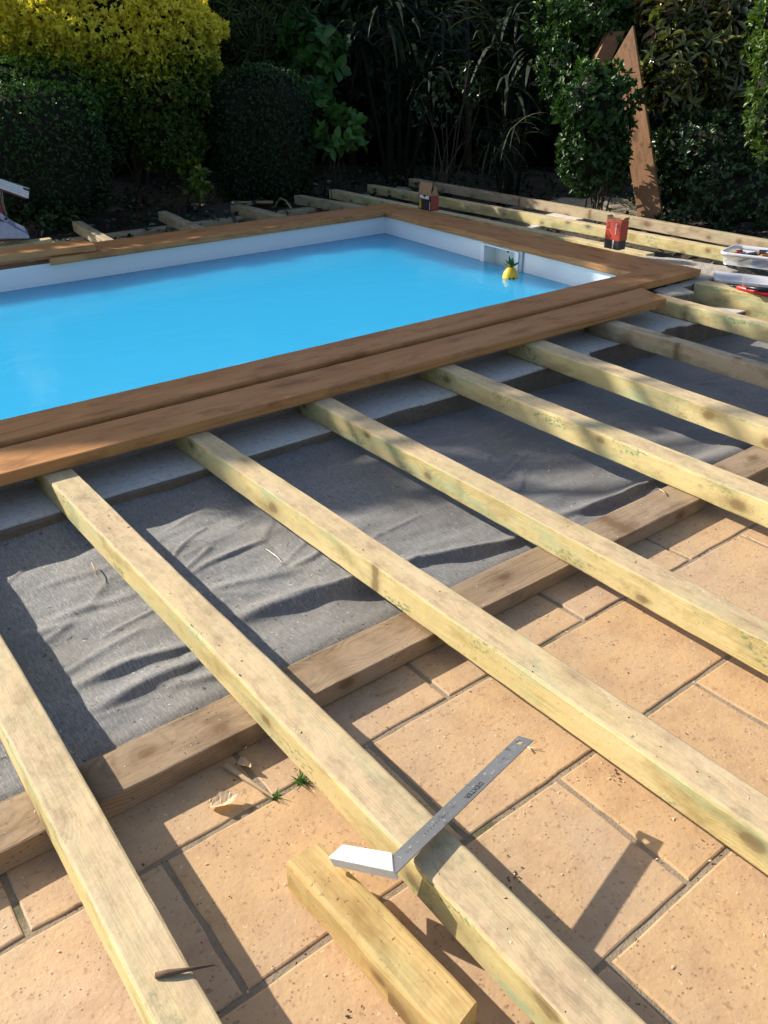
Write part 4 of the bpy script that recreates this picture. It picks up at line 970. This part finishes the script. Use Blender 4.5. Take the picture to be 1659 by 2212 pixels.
bump(nt, bs, noise(nt, coords(nt, (10, 400, 1)), 1., 2), .2, .0005); STEEL = m
WHT = plain('white_paint', (.84, .84, .82), .35)
INK = plain('black_ink', (.03, .03, .03), .6)
tL, tR, bR_, bL_ = Vector((.715, .604, .1070)), Vector((.7205, .581, .1195)), Vector((.4155, .5245, .1190)), Vector((.4335, .552, .1125))
sq = thing('try_square', 'steel try square with a white stock lying askew across a joist and the offcut', 'square', (.45, .54, JT))
FM = frame(bL_, tL - bL_, bR_ - bL_)     # x along blade, y to lower edge
Fi = FM.inverted(); c4 = [Fi @ p for p in (bL_, tL, tR, bR_)]
hc = Fi @ Vector((.704, .592, .113)); hr = .0045; K = 24
outer = []
for i in range(4):
    for k in range(6): outer.append(c4[i].lerp(c4[(i + 1) % 4], k / 6))
inner = [Vector((hc.x + hr * math.cos(2 * math.pi * k / K), hc.y + hr * math.sin(2 * math.pi * k / K), 0)) for k in range(K)]
# align the two rings by angle about the hole
ang = lambda p: math.atan2(p.y - hc.y, p.x - hc.x) % (2 * math.pi)
outer = sorted(outer, key=ang); n = len(outer)
V_ = []; 
for zz_ in (0, -.0016): V_ += [Vector((p.x, p.y, zz_)) for p in outer] + [Vector((p.x, p.y, zz_)) for p in inner]
S_ = n + K; F_ = []
# simple strip triangulation between rings
def ring_strip(off, flip):
    i = j = 0; ia = [ang(p) for p in outer]; ja = [ang(p) for p in inner]; fs = []
    while i < n or j < K:
        na = ia[i + 1] if i + 1 < n else ia[(i + 1) % n] + 2 * math.pi if i < n else 1e9
        nb = ja[j + 1] if j + 1 < K else 2 * math.pi if j < K else 1e9
        if i < n and (na <= nb or j >= K): fs.append((i % n, (i + 1) % n, n + j % K)); i += 1
        else: fs.append((i % n, n + (j + 1) % K, n + j % K)); j += 1
    return [tuple(q + off for q in (f if flip else f[::-1])) for f in fs]
F_ += ring_strip(0, False) + ring_strip(S_, True)
for i in range(n): F_.append((i, (i + 1) % n, S_ + (i + 1) % n, S_ + i))
for j in range(K): F_.append((n + (j + 1) % K, n + j, S_ + n + j, S_ + n + (j + 1) % K))
o = new('blade', V_, F_, STEEL); o.matrix_world = FM; bpy.context.view_layer.update(); keep(o, sq)
# stock
nU, nL, fU, fL = Vector((.4335, .5535, .1135)), Vector((.4150, .5265, .1200)), Vector((.4078, .6285, .0755)), Vector((.3765, .6165, .0855))
up = (fU - nU).cross(nL - nU).normalized(); up = up if up.z > 0 else -up
off_ = up * .0035
V_ = [p + off_ for p in (nU, nL, fL, fU)] + [p - up * .0135 for p in (nU, nL, fL, fU)]
o = new('stock', V_, [(0, 1, 2, 3), (4, 7, 6, 5), (0, 4, 5, 1), (1, 5, 6, 2), (2, 6, 7, 3), (3, 7, 4, 0)], WHT); keep(o, sq)
md = o.modifiers.new('bevel', 'BEVEL'); md.width = .0018; md.segments = 3
md_ = (nU + nL) / 2; M_ = FM @ Matrix.Translation((.152, (c4[2].y + c4[3].y) / 4 + .0035, .0003))
zc = FM.to_3x3() @ Vector((0, 0, 1))
RX = Matrix.Rotation(math.pi, 4, 'Z') if zc.z > 0 else Matrix.Translation((0, 0, -.0022)) @ Matrix.Rotation(math.pi, 4, 'X') @ Matrix.Rotation(math.pi, 4, 'Z')
text('lettering', 'DEXTER', .0105, M_ @ RX, INK, sq)
mb = MB()
for q in range(9): 
    p = FM @ Vector((.05 + q * .006, .012, .0003 if zc.z > 0 else -.0019)); mb.box(p, (.0016, .0008, .0003))
o = mb.build('small_print', INK); keep(o, sq)

# screw boxes
def carton(nm, lab, p0, p1, depth, h, mats, z):
    """front bottom corners p0 (left) p1 (right)"""
    x = (p1 - p0).normalized(); y = Vector((0, 0, 1)).cross(x); w_ = (p1 - p0).length
    if y.dot(Vector((p0.x, p0.y, 0))) < 0: y = -y
    r_ = thing(nm, lab, 'box', (p0.x, p0.y, z))
    return r_, x, y, w_
RED = plain('red_card', (.50, .055, .025), .5); BLK = plain('black_card', (.022, .022, .028), .4); CARD = plain('brown_card', (.36, .22, .12), .8); YEL = plain('yellow_print', (.62, .42, .05), .5)
WPR = plain('white_print', (.75, .73, .72), .5); DGR = plain('dark_green_print', (.02, .06, .04), .5); DRD = plain('dark_red_card', (.30, .04, .035), .5)
CTZ = CT + .0008
p0, p1 = G(1304.5, 534.5, CTZ), G(1334.5, 541, CTZ)
r_, x_, y_, w_ = carton('screw_box', 'open red and black cardboard screw box standing on the coping corner side', p0, p1, .05, .1, None, CTZ)
hz = zat(1310, 474, p0.x, p0.y); hm = zat(1303, 515, p0.x, p0.y); dp = .052; up_ = Vector((0, 0, 1))
def quadbox(nm, a, b, yv, z0, z1, m, par, lean=Vector((0, 0, 0)), inset=0.):
    a0, b0 = a + (b - a) * inset, b - (b - a) * inset
    V_ = []
    for z_, l in ((z0, 0), (z1, 1)):
        for q in (a0, b0, b0 + yv, a0 + yv): V_.append(Vector((q.x, q.y, z_)) + lean * l)
    o = new(nm, V_, [(3, 2, 1, 0), (0, 1, 5, 4), (1, 2, 6, 5), (2, 3, 7, 6), (3, 0, 4, 7)] + ([(4, 5, 6, 7)] if m is not None and nm != 'sleeve' else []), m); keep(o, par); return o
quadbox('lower_case', p0, p1, y_ * dp, CTZ, hm, BLK, r_)
quadbox('sleeve', p0 - x_ * .0015, p1 + x_ * .0015, y_ * (dp + .003), hm, hz, RED, r_)
mb = MB(); e_ = .02
for (a, b, o_) in ((p0, p1, -y_ * .008), (p0 + y_ * dp, p1 + y_ * dp, y_ * .012)):
    mb.add([Vector((a.x, a.y, hz)), Vector((b.x, b.y, hz)), Vector((b.x, b.y, hz + e_)) + o_ - x_ * .006, Vector((a.x, a.y, hz + e_ * .7)) + o_ + x_ * .008], [(0, 1, 2, 3)])
for (a, o_) in ((p0, -x_ * .008), (p1, x_ * .014)):
    mb.add([Vector((a.x, a.y, hz)), Vector((a.x, a.y, hz)) + y_ * dp, Vector((a.x, a.y, hz + e_)) + o_ + y_ * (dp - .008), Vector((a.x, a.y, hz + e_)) + o_ + y_ * .008], [(0, 1, 2, 3)])
o = keep(mb.build('flaps', CARD), r_); md = o.modifiers.new('solid', 'SOLIDIFY'); md.thickness = .0012
n_out = -y_
FT = frame(Vector((p0.x, p0.y, hz)) + n_out * .0022, -up_, x_)   # x downwards, y to the right
if (FT.to_3x3() @ Vector((0, 0, 1))).dot(n_out) < 0: FT = frame(Vector((p0.x, p0.y, hz)) + n_out * .0022, -up_, -x_); sg = -1
else: sg = 1
Hs = hz - hm
text('lettering', 'VIS', .026, FT @ Matrix.Translation((.024, sg * .013, 0)), INK, r_)
text('lettering', 'Bedipex', .017, FT @ Matrix.Translation((.038, sg * w_ * .72, 0)), WPR, r_)
mb = MB(); a = FT @ Vector((Hs * .55, sg * w_ * .15, 0)); b = FT @ Vector((Hs * .86, sg * w_ * .42, 0)); mb.tube([a, b], [.0007, .0013], 6); keep(mb.build('screw_picture', INK), r_)
mb = MB(); q = p0 + x_ * w_ * .56; mb.add([Vector((q.x, q.y, CTZ + .001)) + n_out * .0006, Vector((q.x, q.y, CTZ + .001)) + n_out * .0006 + x_ * .008, Vector((q.x, q.y, hm)) + n_out * .0006 + x_ * .008, Vector((q.x, q.y, hm)) + n_out * .0006], [(0, 1, 2, 3)]); keep(mb.build('white_stripe', WPR), r_)

p0, p1 = G(904, 450.5, CTZ), G(930.5, 457, CTZ)
r_, x_, y_, w_ = carton('screw_box', 'black cardboard screw box with a brown open flap, standing by the far pool corner', p0, p1, .05, .1, None, CTZ)
hz = zat(904, 418, p0.x, p0.y); ht = zat(908, 391, p0.x, p0.y); dp = .06
quadbox('case', p0, p1, y_ * dp, CTZ, hz, BLK, r_)
quadbox('red_side', p1 + x_ * .0004, p1 + x_ * .0012, y_ * dp, CTZ, hz, DRD, r_)
mb = MB(); zt_ = lambda q, z: Vector((q.x, q.y, z)); l_ = y_ * .02
K = 6; prev = None; V_, F_ = [], []
for i in range(K + 1):
    t = i / K; q0_ = zt_(p0 + x_ * .004 * t, hz + (ht - hz) * t) + y_ * (.012 * t * t); q1_ = zt_(p1 - x_ * .002 * t, hz + (ht - hz) * t * .98) + y_ * (.012 * t * t); V_ += [q0_, q1_]
for i in range(K): F_.append((2 * i, 2 * i + 1, 2 * i + 3, 2 * i + 2))
b = len(V_)
for i in range(K + 1):
    t = i / K; V_ += [zt_(p1, hz + (ht - hz) * t * .9) + x_ * .0 + y_ * (dp * t * .5 + .0), zt_(p1, hz + (ht - hz) * t * .9) + y_ * (dp * (1 - .45 * t))]
for i in range(K): F_.append((b + 2 * i, b + 2 * i + 1, b + 2 * i + 3, b + 2 * i + 2))
mb.add(V_, F_); o = keep(mb.build('flap', CARD), r_); md = o.modifiers.new('solid', 'SOLIDIFY'); md.thickness = .0012
n_out = -y_; H_ = hz - CTZ
def sticker(nm, us, m, par, p=p0, x=x_, no=n_out, off=.0006):
    mb = MB(); V_ = [Vector((p.x, p.y, CTZ)) + x * u + up_ * v + no * off for u, v in us]; mb.add(V_, [tuple(range(len(us)))]); keep(mb.build(nm, m), par)
sticker('white_emblem', [(w_ * .08, H_ * .76), (w_ * .42, H_ * .74), (w_ * .50, H_ * .80), (w_ * .50, H_ * .80), (w_ * .35, H_ * .97), (w_ * .10, H_ * .97)], WPR, r_)
sticker('white_emblem', [(w_ * .42, H_ * .74), (w_ * .84, H_ * .76), (w_ * .84, H_ * .97), (w_ * .62, H_ * .97), (w_ * .50, H_ * .80)], WPR, r_)
for q in range(8): sticker('yellow_print', [(w_ * (.05 + .02 * (q % 2)), H_ * (.06 + q * .08)), (w_ * (.20 + .03 * (q % 3)), H_ * (.055 + q * .08)), (w_ * .22, H_ * (.12 + q * .08)), (w_ * .07, H_ * (.115 + q * .08))], YEL, r_)
for q in range(6): sticker('pale_print', [(w_ * .88, H_ * (.08 + q * .09)), (w_ * .94, H_ * (.08 + q * .09)), (w_ * .94, H_ * (.14 + q * .09)), (w_ * .88, H_ * (.14 + q * .09))], WPR, r_)

# floating pineapple
pc = G(1102, 605, -.012); sc = (pc - Vector((0, 0, 1))).length / F * 1.0
PY = plain('yellow_rubber', (.90, .56, .03), .35); PG = plain('green_rubber', (.03, .16, .05), .4)
rp_ = thing('pineapple_float', 'small yellow pineapple shaped bath toy with two eyes floating near the skimmer', 'toy', (pc.x, pc.y, 0))
rad = 16 * sc * 1.0; h_ = 26 * sc
mb = MB(); mb.lathe([(.01 * rad, -.4 * rad), (.75 * rad, -.35 * rad), (rad, .1 * rad), (rad * 1.0, .5 * rad), (rad * .88, 1.0 * rad), (rad * .62, 1.4 * rad), (rad * .3, 1.62 * rad), (.001, 1.68 * rad)], 24, pc)
keep(mb.build('body', PY, None, True), rp_)
vd = Vector((-pc.x, -pc.y, 0)).normalized(); sdv = Vector((vd.y, -vd.x, 0))
for k_, s_ in enumerate((-.1, .42)):
    mb = MB(); q = pc + (vd * math.cos(s_) - sdv * math.sin(s_)) * rad * 1.0 + Vector((0, 0, .42 * rad)); mb.lathe([(.001, -.15 * rad), (.11 * rad, -.08 * rad), (.14 * rad, 0), (.11 * rad, .08 * rad), (.001, .15 * rad)], 12, q); keep(mb.build('eye', INK, None, True), rp_)
mb = MB(); tq = pc + Vector((0, 0, 1.55 * rad))
for k in range(13):
    a = 2 * math.pi * k / 13 * 2.4; e = .35 + .9 * (k / 13); l = rad * (1.6 - .25 * (k % 3)); d = Vector((math.cos(a) * math.cos(e), math.sin(a) * math.cos(e), math.sin(e))); s = d.cross(up_).normalized() * rad * .28
    mb.add([tq, tq + d * l * .45 + s, tq + d * l, tq + d * l * .45 - s, tq + d * l * .4 + up_ * rad * .15], [(0, 1, 4), (1, 2, 4), (2, 3, 4), (3, 0, 4), (3, 2, 1, 0)])
keep(mb.build('leaf_tuft', PG), rp_)

# tub of hardware with its lid
m, nt, bs = mat('clear_plastic'); nt.nodes.remove(bs)
g1 = N(nt, "BsdfTransparent", {'Color': (.93, .94, .95, 1)}); g2 = N(nt, "BsdfGlossy", {'Roughness': .12}); g3 = N(nt, "BsdfDiffuse", {'Color': (.85, .86, .88, 1)})
a_ = N(nt, "MixShader", {0: .38, 1: g1.outputs[0], 2: g3.outputs[0]}); b_2 = N(nt, "MixShader", {0: .12, 1: a_.outputs[0], 2: g2.outputs[0]}); nt.links.new(b_2.outputs[0], nt.nodes['Material Output'].inputs[0]); CLR = m
m, nt, bs = mat('milky_plastic'); nt.nodes.remove(bs)
g1 = N(nt, "BsdfTransparent", {'Color': (.9, .9, .92, 1)}); g3 = N(nt, "BsdfPrincipled", {'Base Color': (.80, .80, .84, 1), 'Roughness': .3})
a_ = N(nt, "MixShader", {0: .78, 1: g1.outputs[0], 2: g3.outputs[0]}); nt.links.new(a_.outputs[0], nt.nodes['Material Output'].inputs[0]); MLK = m
tb0 = G(1551, 571, .100); tb1 = G(1652, 584, .100); xt = (tb1 - tb0).normalized(); yt = up_.cross(xt); yt = yt if yt.dot(Vector((tb0.x, tb0.y, 0))) > 0 else -yt
Lt = .36; Wt = .22; htub = zat(1553, 545, tb0.x, tb0.y) - .10
tub = thing('storage_tub', 'clear plastic tub of hardware standing on the mortar at the right edge', 'tub', tuple(tb0 + xt * Lt / 2 + yt * Wt / 2))
def rr_loop(cx_, cy_, hx, hy, r, n=6):
    out_ = []
    for (sx, sy, a0) in ((1, 1, 0), (-1, 1, 90), (-1, -1, 180), (1, -1, 270)):
        for k in range(n + 1):
            a = math.radians(a0 + 90 * k / n); out_.append((cx_ + sx * (hx - r) + r * math.cos(a), cy_ + sy * (hy - r) + r * math.sin(a)))
    return out_
def tubmesh(levels, cap0=True):
    mb = MB(); V_, F_ = [], []
    for (hx, hy, r, z) in levels:
        for (u, v) in rr_loop(Lt / 2, Wt / 2, hx, hy, r): V_.append(tb0 + xt * u + yt * v + up_ * z)
    n = len(V_) // len(levels)
    for l in range(len(levels) - 1):
        for k in range(n): F_.append((l * n + k, l * n + (k + 1) % n, (l + 1) * n + (k + 1) % n, (l + 1) * n + k))
    if cap0: F_.append(tuple(range(n)))
    mb.add(V_, F_); return mb
hx, hy = Lt / 2, Wt / 2
keep(tubmesh([(hx - .012, hy - .012, .03, .001), (hx - .008, hy - .008, .035, .02), (hx - .002, hy - .002, .04, htub - .004)]).build('body', CLR, None, True), tub)
keep(tubmesh([(hx - .003, hy - .003, .04, htub - .012), (hx + .006, hy + .006, .045, htub - .012), (hx + .008, hy + .008, .045, htub + .001), (hx + .006, hy + .006, .045, htub + .004), (hx - .003, hy - .003, .04, htub + .004), (hx - .004, hy - .004, .04, htub - .012)], False).build('rim', MLK, None, True), tub)
CT_ = [plain('red_parts', (.55, .06, .05), .4), plain('blue_parts', (.05, .13, .40), .4), plain('grey_parts', (.55, .55, .55), .4), plain('black_parts', (.03, .03, .035), .5), plain('orange_parts', (.6, .22, .05), .5)]
for q in range(34):
    mb = MB(); s_ = rng.uniform(.02, .05); u, v = rng.uniform(.05, Lt - .05), rng.uniform(.05, Wt - .05); z = .02 + rng.uniform(0, htub * .6); Rm = Matrix.Rotation(rng.uniform(0, 3), 3, 'Z') @ Matrix.Rotation(rng.normal(0, .6), 3, 'X')
    mb.box(tb0 + xt * u + yt * v + up_ * z, (s_ * 1.6, s_ * .6, .010), Rm, .002)
    o = mb.build('hardware_bag' if q % 3 else 'bracket', CT_[q % 5]); tag(o, ['red', 'blue', 'grey', 'black', 'orange'][q % 5] + ' piece of hardware inside the clear tub at the right edge', 'hardware', 'small hardware inside the clear tub')
ld0 = G(1545, 602, .115); ld1 = G(1660, 615, .10)
lid = MB(); V_, F_ = [], []; xl_ = (ld1 - ld0).normalized(); yl = up_.cross(xl_); yl = yl if yl.dot(Vector((ld0.x, ld0.y, 0))) > 0 else -yl
for (hx_, hy_, r, z) in ((.17, .09, .04, 0), (.172, .092, .04, .012), (.166, .086, .038, .014), (.155, .076, .035, .011)):
    for (u, v) in rr_loop(.17, .09, hx_, hy_, r): V_.append(Vector((ld0.x, ld0.y, .101)) + xl_ * u + yl * v + up_ * z)
n = len(V_) // 4
for l in range(3):
    for k in range(n): F_.append((l * n + k, l * n + (k + 1) % n, (l + 1) * n + (k + 1) % n, (l + 1) * n + k))
F_.append(tuple(range(3 * n, 4 * n))); lid.add(V_, F_); o = lid.build('tub_lid', MLK, None, True); tag(o, 'translucent white tub lid lying in front of the clear tub', 'lid')
# plywood strip, red handled tool and offcuts at the right edge
RH = plain('red_handle', (.62, .03, .03), .3); BKM = plain('black_steel', (.04, .04, .045), .35, .6)
pr_ = thing('pry_bar', 'tool with a long red handle lying on the joist at the right edge', 'tool', tuple(c220(1200, 1190, .108)))
mb = MB(); a, b = c220(1075, 1190, .112), c220(1700, 1345, .112); mb.tube([a, a.lerp(b, .05), a.lerp(b, .5), b], [.006, .010, .011, .011], 10); keep(mb.build('handle', RH, None, True), pr_)
mb = MB(); a2 = c220(885, 1132, .110); mb.tube([a2, a], [.0035, .004], 8); keep(mb.build('shaft', BKM, None, True), pr_)
mb = MB(); mb.tube([c220(1250, 1195, .13), c220(1760, 1265, .13)], [.008, .010], 8); o = mb.build('metal_bar', BKM, None, True); tag(o, 'black steel bar lying behind the red handled tool', 'bar')
tag(plank('timber_offcut', c220(1560, 1290, .09), c220(1400, 1290, .09), c220(1330, 980, .09), c220(1190, 965, .09), .03, .09, MW['yellow'], r=.003), 'yellow timber offcut in the gap below the tub lid', 'offcut')
tag(plank('timber_offcut', c220(1900, 1210, .09), c220(1480, 1195, .09), c220(1900, 1000, .09), c220(1330, 985, .09), -.02, .06, MW['yellow'], r=.003), 'wide yellow board under the tub lid at the right edge', 'offcut')

# hammer and screwdriver behind the pool
HW = plain('hammer_handle', (.28, .17, .09), .6); MT = plain('worn_steel', (.35, .35, .36), .35, .8)
a, b = z48(360, 262, .120), z48(700, 262, .120)
hm_ = thing('hammer', 'hammer with a brown handle lying across the end of a short joist', 'hammer', tuple((a + b) / 2))
mb = MB(); mb.tube([a, a.lerp(b, .3), a.lerp(b, .7), b], [.009, .008, .011, .012], 10); keep(mb.build('handle', HW, None, True), hm_)
mb = MB(); dv = (b - a).normalized(); pv = Vector((-dv.y, dv.x, 0)); mb.tube([a - pv * .045 + up_ * .0, a - pv * .02, a + pv * .02, a + pv * .05], [.015, .012, .012, .006], 10); keep(mb.build('head', MT, None, True), hm_)
a, b = z48(455, 275, .112), z48(560, 285, .112)
cl = thing('clamp', 'small steel clamp beside the hammer on the short joist', 'clamp', tuple((a + b) / 2))
mb = MB(); mb.box((a + b) / 2, (.10, .012, .012), Matrix.Rotation(.3, 3, 'Z'), .002); keep(mb.build('bar', MT), cl); mb = MB(); mb.box((a + b) / 2 + Vector((.03, .0, .01)), (.014, .03, .03), None, .002); keep(mb.build('jaw', BKM), cl)
a, b = z48(352, 392, .10), z48(402, 450, .142)
sdr = thing('screwdriver', 'screwdriver with a black handle propped against the far coping', 'screwdriver', tuple(a))
mb = MB(); mb.tube([a + up_ * .01, a.lerp(b, .3), a.lerp(b, .55)], [.013, .015, .010], 10); keep(mb.build('handle', INK, None, True), sdr)
mb = MB(); mb.tube([a.lerp(b, .55), b], .0035, 8); keep(mb.build('shaft', MT, None, True), sdr)
mb = MB(); a, b = z48(765, 262, .06), z48(860, 318, .09); mb.tube([a - Vector((.05, 0, .02)), a + up_ * .03, a.lerp(b, .5) + up_ * .035, b], .007, 8); o = mb.build('hose_end', plain('old_hose', (.30, .24, .12), .6), None, True); tag(o, 'bent end of an old yellow hose behind the hammer', 'hose')

# mitre saw at the left edge
AL = plain('brushed_aluminium', (.62, .62, .66), .35, .55); LB = plain('pale_blue_paint', (.36, .40, .56), .4); DR = plain('deep_red_paint', (.22, .03, .03), .4)
zs = lambda x, y, D_: Vector(Vp((x * 140 / 1630) * .864, (430 + y * 140 / 1630) * .864, D_))
DS = 5.35
saw = thing('table_saw', 'pale blue and red power saw with an aluminium fence, cut off by the left edge', 'saw', tuple(zs(300, 1940, DS)[:2]) + (.0,))
def extr(pts, D_, depth, m, nm, bev=.006):
    c_ = np.mean([np.array(zs(x, y, D_)) for x, y in pts], 0); f = Vector((c_[0], c_[1], 0)).normalized() * depth
    a = [zs(x, y, D_) for x, y in pts]; n = len(a); V_ = a + [q + f for q in a]
    o = new(nm, V_, [tuple(range(n)), tuple(range(2 * n - 1, n - 1, -1))] + [(i, n + i, n + (i + 1) % n, (i + 1) % n) for i in range(n)], m); keep(o, saw)
    md = o.modifiers.new('bevel', 'BEVEL'); md.width = bev; md.segments = 3; return o
extr([(-900, 1960), (870, 1945), (860, 1880), (760, 1780), (480, 1650), (200, 1480), (-50, 1420), (-900, 1380)], DS, .25, LB, 'base')
extr([(-900, 480), (-50, 480), (30, 900), (120, 1250), (150, 1400), (-900, 1450)], DS + .05, .12, DR, 'motor_housing')
extr([(-900, -60), (-3, 205), (866, 490), (850, 575), (835, 780), (-3, 480), (-900, 170)], DS - .03, .05, AL, 'fence_rail', .002)
extr([(-900, 190), (-3, 490), (790, 765), (760, 800), (-3, 530), (-900, 230)], DS - .02, .05, DR, 'rail_edge', .002)
for k, (y0_, y1_) in enumerate(((255, 540), (330, 610), (400, 690))):
    extr([(-900, y0_ - 300), (-3, y0_), (845, y1_), (845, y1_ + 14), (-3, y0_ + 14), (-900, y0_ - 286)], DS - .034, .006, GPL, 'rail_groove', .0005)
extr([(670, 450), (866, 505), (850, 570), (680, 510)], DS - .036, .01, INK, 'end_stop', .001)
extr([(-300, 1000), (0, 1180), (170, 1310), (250, 1390), (250, 1450), (200, 1480), (140, 1440), (-300, 1180)], DS - .06, .02, LB, 'arm', .003)
mb = MB(); q = zs(175, 1370, DS - .075); mb.tube([q, q + Vector((q.x, q.y, 0)).normalized() * .02], .014 * .5, 12); keep(mb.build('pivot', INK, None, True), saw)
for xs_ in ((0, 60, 110, 210), (60, 100, 150, 230)):
    mb = MB(); mb.tube([zs(xs_[0], 540, DS - .05), zs(xs_[1] - 10, 850, DS - .06), zs(xs_[2], 1100, DS - .06), zs(xs_[3], 1370, DS - .05)], .0018, 6); keep(mb.build('cord', plain('beige_cord', (.30, .27, .22), .6), None, True), saw)

# ------------------------------------------------------------------ tiny things on the paving
m = leafmat('dry_leaf', [(.62, .46, .28), (.74, .60, .42)], rough=.7, tr=.25)
def dryleaf(lab, c, ang_, L, W_, z, curl=.35, seed=0, tn=.8):
    r_ = np.random.default_rng(seed); K = 14; V_, F_ = [], []
    for i in range(K + 1):
        t = i / K; ww = W_ * (math.sin(math.pi * min(1, t ** .8)) ** .8) * (1 + .10 * math.sin(i * 1.1 + seed)) + .0005
        for s in (-1, -.5, 0, .5, 1):
            x = L * (t - .5); y = s * ww / 2; zz_ = abs(s) * curl * ww * .55 + .0025 * math.sin(t * 7 + s * 2 + seed) + .0004 * r_.normal() + (.010 * t * t)
            V_.append((c[0] + x * math.cos(ang_) - y * math.sin(ang_), c[1] + x * math.sin(ang_) + y * math.cos(ang_), z + .003 + max(0, zz_)))
    for i in range(K):
        for k in range(4): F_.append((i * 5 + k, i * 5 + k + 1, (i + 1) * 5 + k + 1, (i + 1) * 5 + k))
    o = new('dry_leaf', V_, F_, m); a_ = o.data.attributes.new('tone', 'FLOAT', 'FACE'); a_.data.foreach_set('value', [tn] * len(F_)); return tag(o, lab, 'leaf')
r7 = lambda x, y, z=0.: G(*Z(0, 1840, 960, x, y), z)
a, b = r7(905, 315), r7(1040, 275); v = b - a
dryleaf('crumpled cream dry leaf lying in the sun on a tile, its stalk pointing left', (a + b) / 2, math.atan2(v.y, v.x), v.length, .026, 0, .5, 2)
a, b = r7(1035, 110), r7(1085, 155); v = b - a
dryleaf('dry leaf in the shade beside the flat wood splinter', (a + b) / 2, math.atan2(v.y, v.x), v.length * 1.1, .016, 0, .3, 5, .3)
a, b = r7(1050, 40), r7(1062, 78); v = b - a
dryleaf('smallest dry leaf, in the shade close to the sleeper board', (a + b) / 2, math.atan2(v.y, v.x), v.length * 1.1, .010, 0, .3, 8, .3)
SPL = plain('splinter_wood', (.48, .36, .22), .8, bumpy=.4)
mb = MB(); a, b = r7(975, 130, .002), r7(1180, 268, .001); d = (b - a); n_ = Vector((-d.y, d.x, 0)).normalized()
mb.add([a + n_ * .005, a - n_ * .005, b - n_ * .0012, b + n_ * .0012, a + n_ * .004 + up_ * .004, a - n_ * .004 + up_ * .004, b - n_ * .001 + up_ * .002, b + n_ * .001 + up_ * .002], [(0, 1, 2, 3), (7, 6, 5, 4), (0, 4, 5, 1), (1, 5, 6, 2), (2, 6, 7, 3), (3, 7, 4, 0)])
tag(mb.build('splinter', SPL), 'flat pale wood splinter running from shade to sun on a tile', 'splinter')
mb = MB(); a, b, c_ = r7(672, 1035, JT + .003), r7(780, 1015, JT + .006), r7(930, 990, JT + .004); mb.tube([a, a.lerp(b, .5), b, c_], [.0035, .004, .0028, .0006], 7)
tag(mb.build('twig', plain('dark_twig', (.13, .08, .05), .9, bumpy=.5), None, True), 'dark broken twig lying across the lower left joist', 'twig')
for (pa, pb, lab) in ((Z(0, 1200, 960, 395, 358), Z(0, 1200, 960, 422, 412), 'pale sliver of wood on the membrane left of the stained joist'), (Z(960, 1150, 960, 1190, 125), Z(960, 1150, 960, 1222, 155), 'pale sliver of wood on the right hand sleeper board'), (Z(720, 1440, 480, 750, 1030), Z(720, 1440, 480, 945, 945), 'thin brown sliver on the shaded tile below the sleeper joint')):
    zz_ = .003 if 'membrane' not in lab else .01
    if 'sleeper board' in lab: zz_ = JB + .002
    a, b = G(*pa, zz_), G(*pb, zz_); mb = MB(); mb.tube([a, a.lerp(b, .5) + up_ * .003, b], [.0014, .0018, .001], 6); tag(mb.build('sliver', SPL, None, True), lab, 'sliver')
zs_ = lambda x, y: Z(0, 1200, 960, x, y)
a, b, c_ = G(*zs_(1128, 258), .012), G(*zs_(1195, 300), .022), G(*zs_(1262, 372), .010); hz_ = [hit(q.x, q.y) for q in (a, b, c_)]
mb = MB(); pts = []
for k in range(13):
    t = k / 12; q = a * (1 - t) ** 2 + b * 2 * t * (1 - t) + c_ * t * t; q = Vector((q.x, q.y, hit(q.x, q.y) + .003 + .012 * math.sin(math.pi * t))); pts.append(q)
mb.tube(pts, .0013, 8); tag(mb.build('wire_staple', plain('grey_wire', (.45, .43, .42), .4, .4), None, True), 'thin curved grey wire pinning a pucker of the membrane', 'wire')
def weed(lab, c, n, L, seed):
    V_, F_ = [], []
    for k in range(n):
        a = rng.uniform(0, 6.28); e = rng.uniform(.25, 1.3); d = Vector((math.cos(a) * math.cos(e), math.sin(a) * math.cos(e), math.sin(e))); p = c + Vector((rng.normal(0, .004), rng.normal(0, .004), -.003)); s = d.cross(up_).normalized(); l = L * rng.uniform(.5, 1.1); b = len(V_)
        for j in range(5):
            t = j / 4; ww = .0016 * (1 - t * .9); V_ += [p + s * ww, p - s * ww]; p = p + d * l / 4; d = (d + Vector((0, 0, -.12))).normalized()
        for j in range(4): F_.append((b + 2 * j, b + 2 * j + 1, b + 2 * j + 3, b + 2 * j + 2))
    o = new('weed', V_, F_, GREENS['hyd']); a_ = o.data.attributes.new('tone', 'FLOAT', 'FACE'); a_.data.foreach_set('value', list(rng.uniform(.4, 1, len(F_)))); tag(o, lab, 'weed')
weed('larger green weed growing in the tile joint beside the stained joist', r7(1300, 195), 34, .022, 1)
weed('smaller weed growing where tile joints cross, at the tip of the splinter', r7(1192, 262), 20, .016, 2)
mb = MB(); a, b, c_ = G(*Z(780, 1800, 600, 1490, 178), .002), G(*Z(780, 1800, 600, 1520, 215), .002), G(*Z(780, 1800, 600, 1588, 205), .002); mb.tube([a, b], .0014, 6); mb.tube([a.lerp(b, .3), c_], .0008, 6)
tag(mb.build('curl_of_wood', CHIP, None, True), 'tiny curled wood shaving on the tile at the tip of the square', 'shaving')
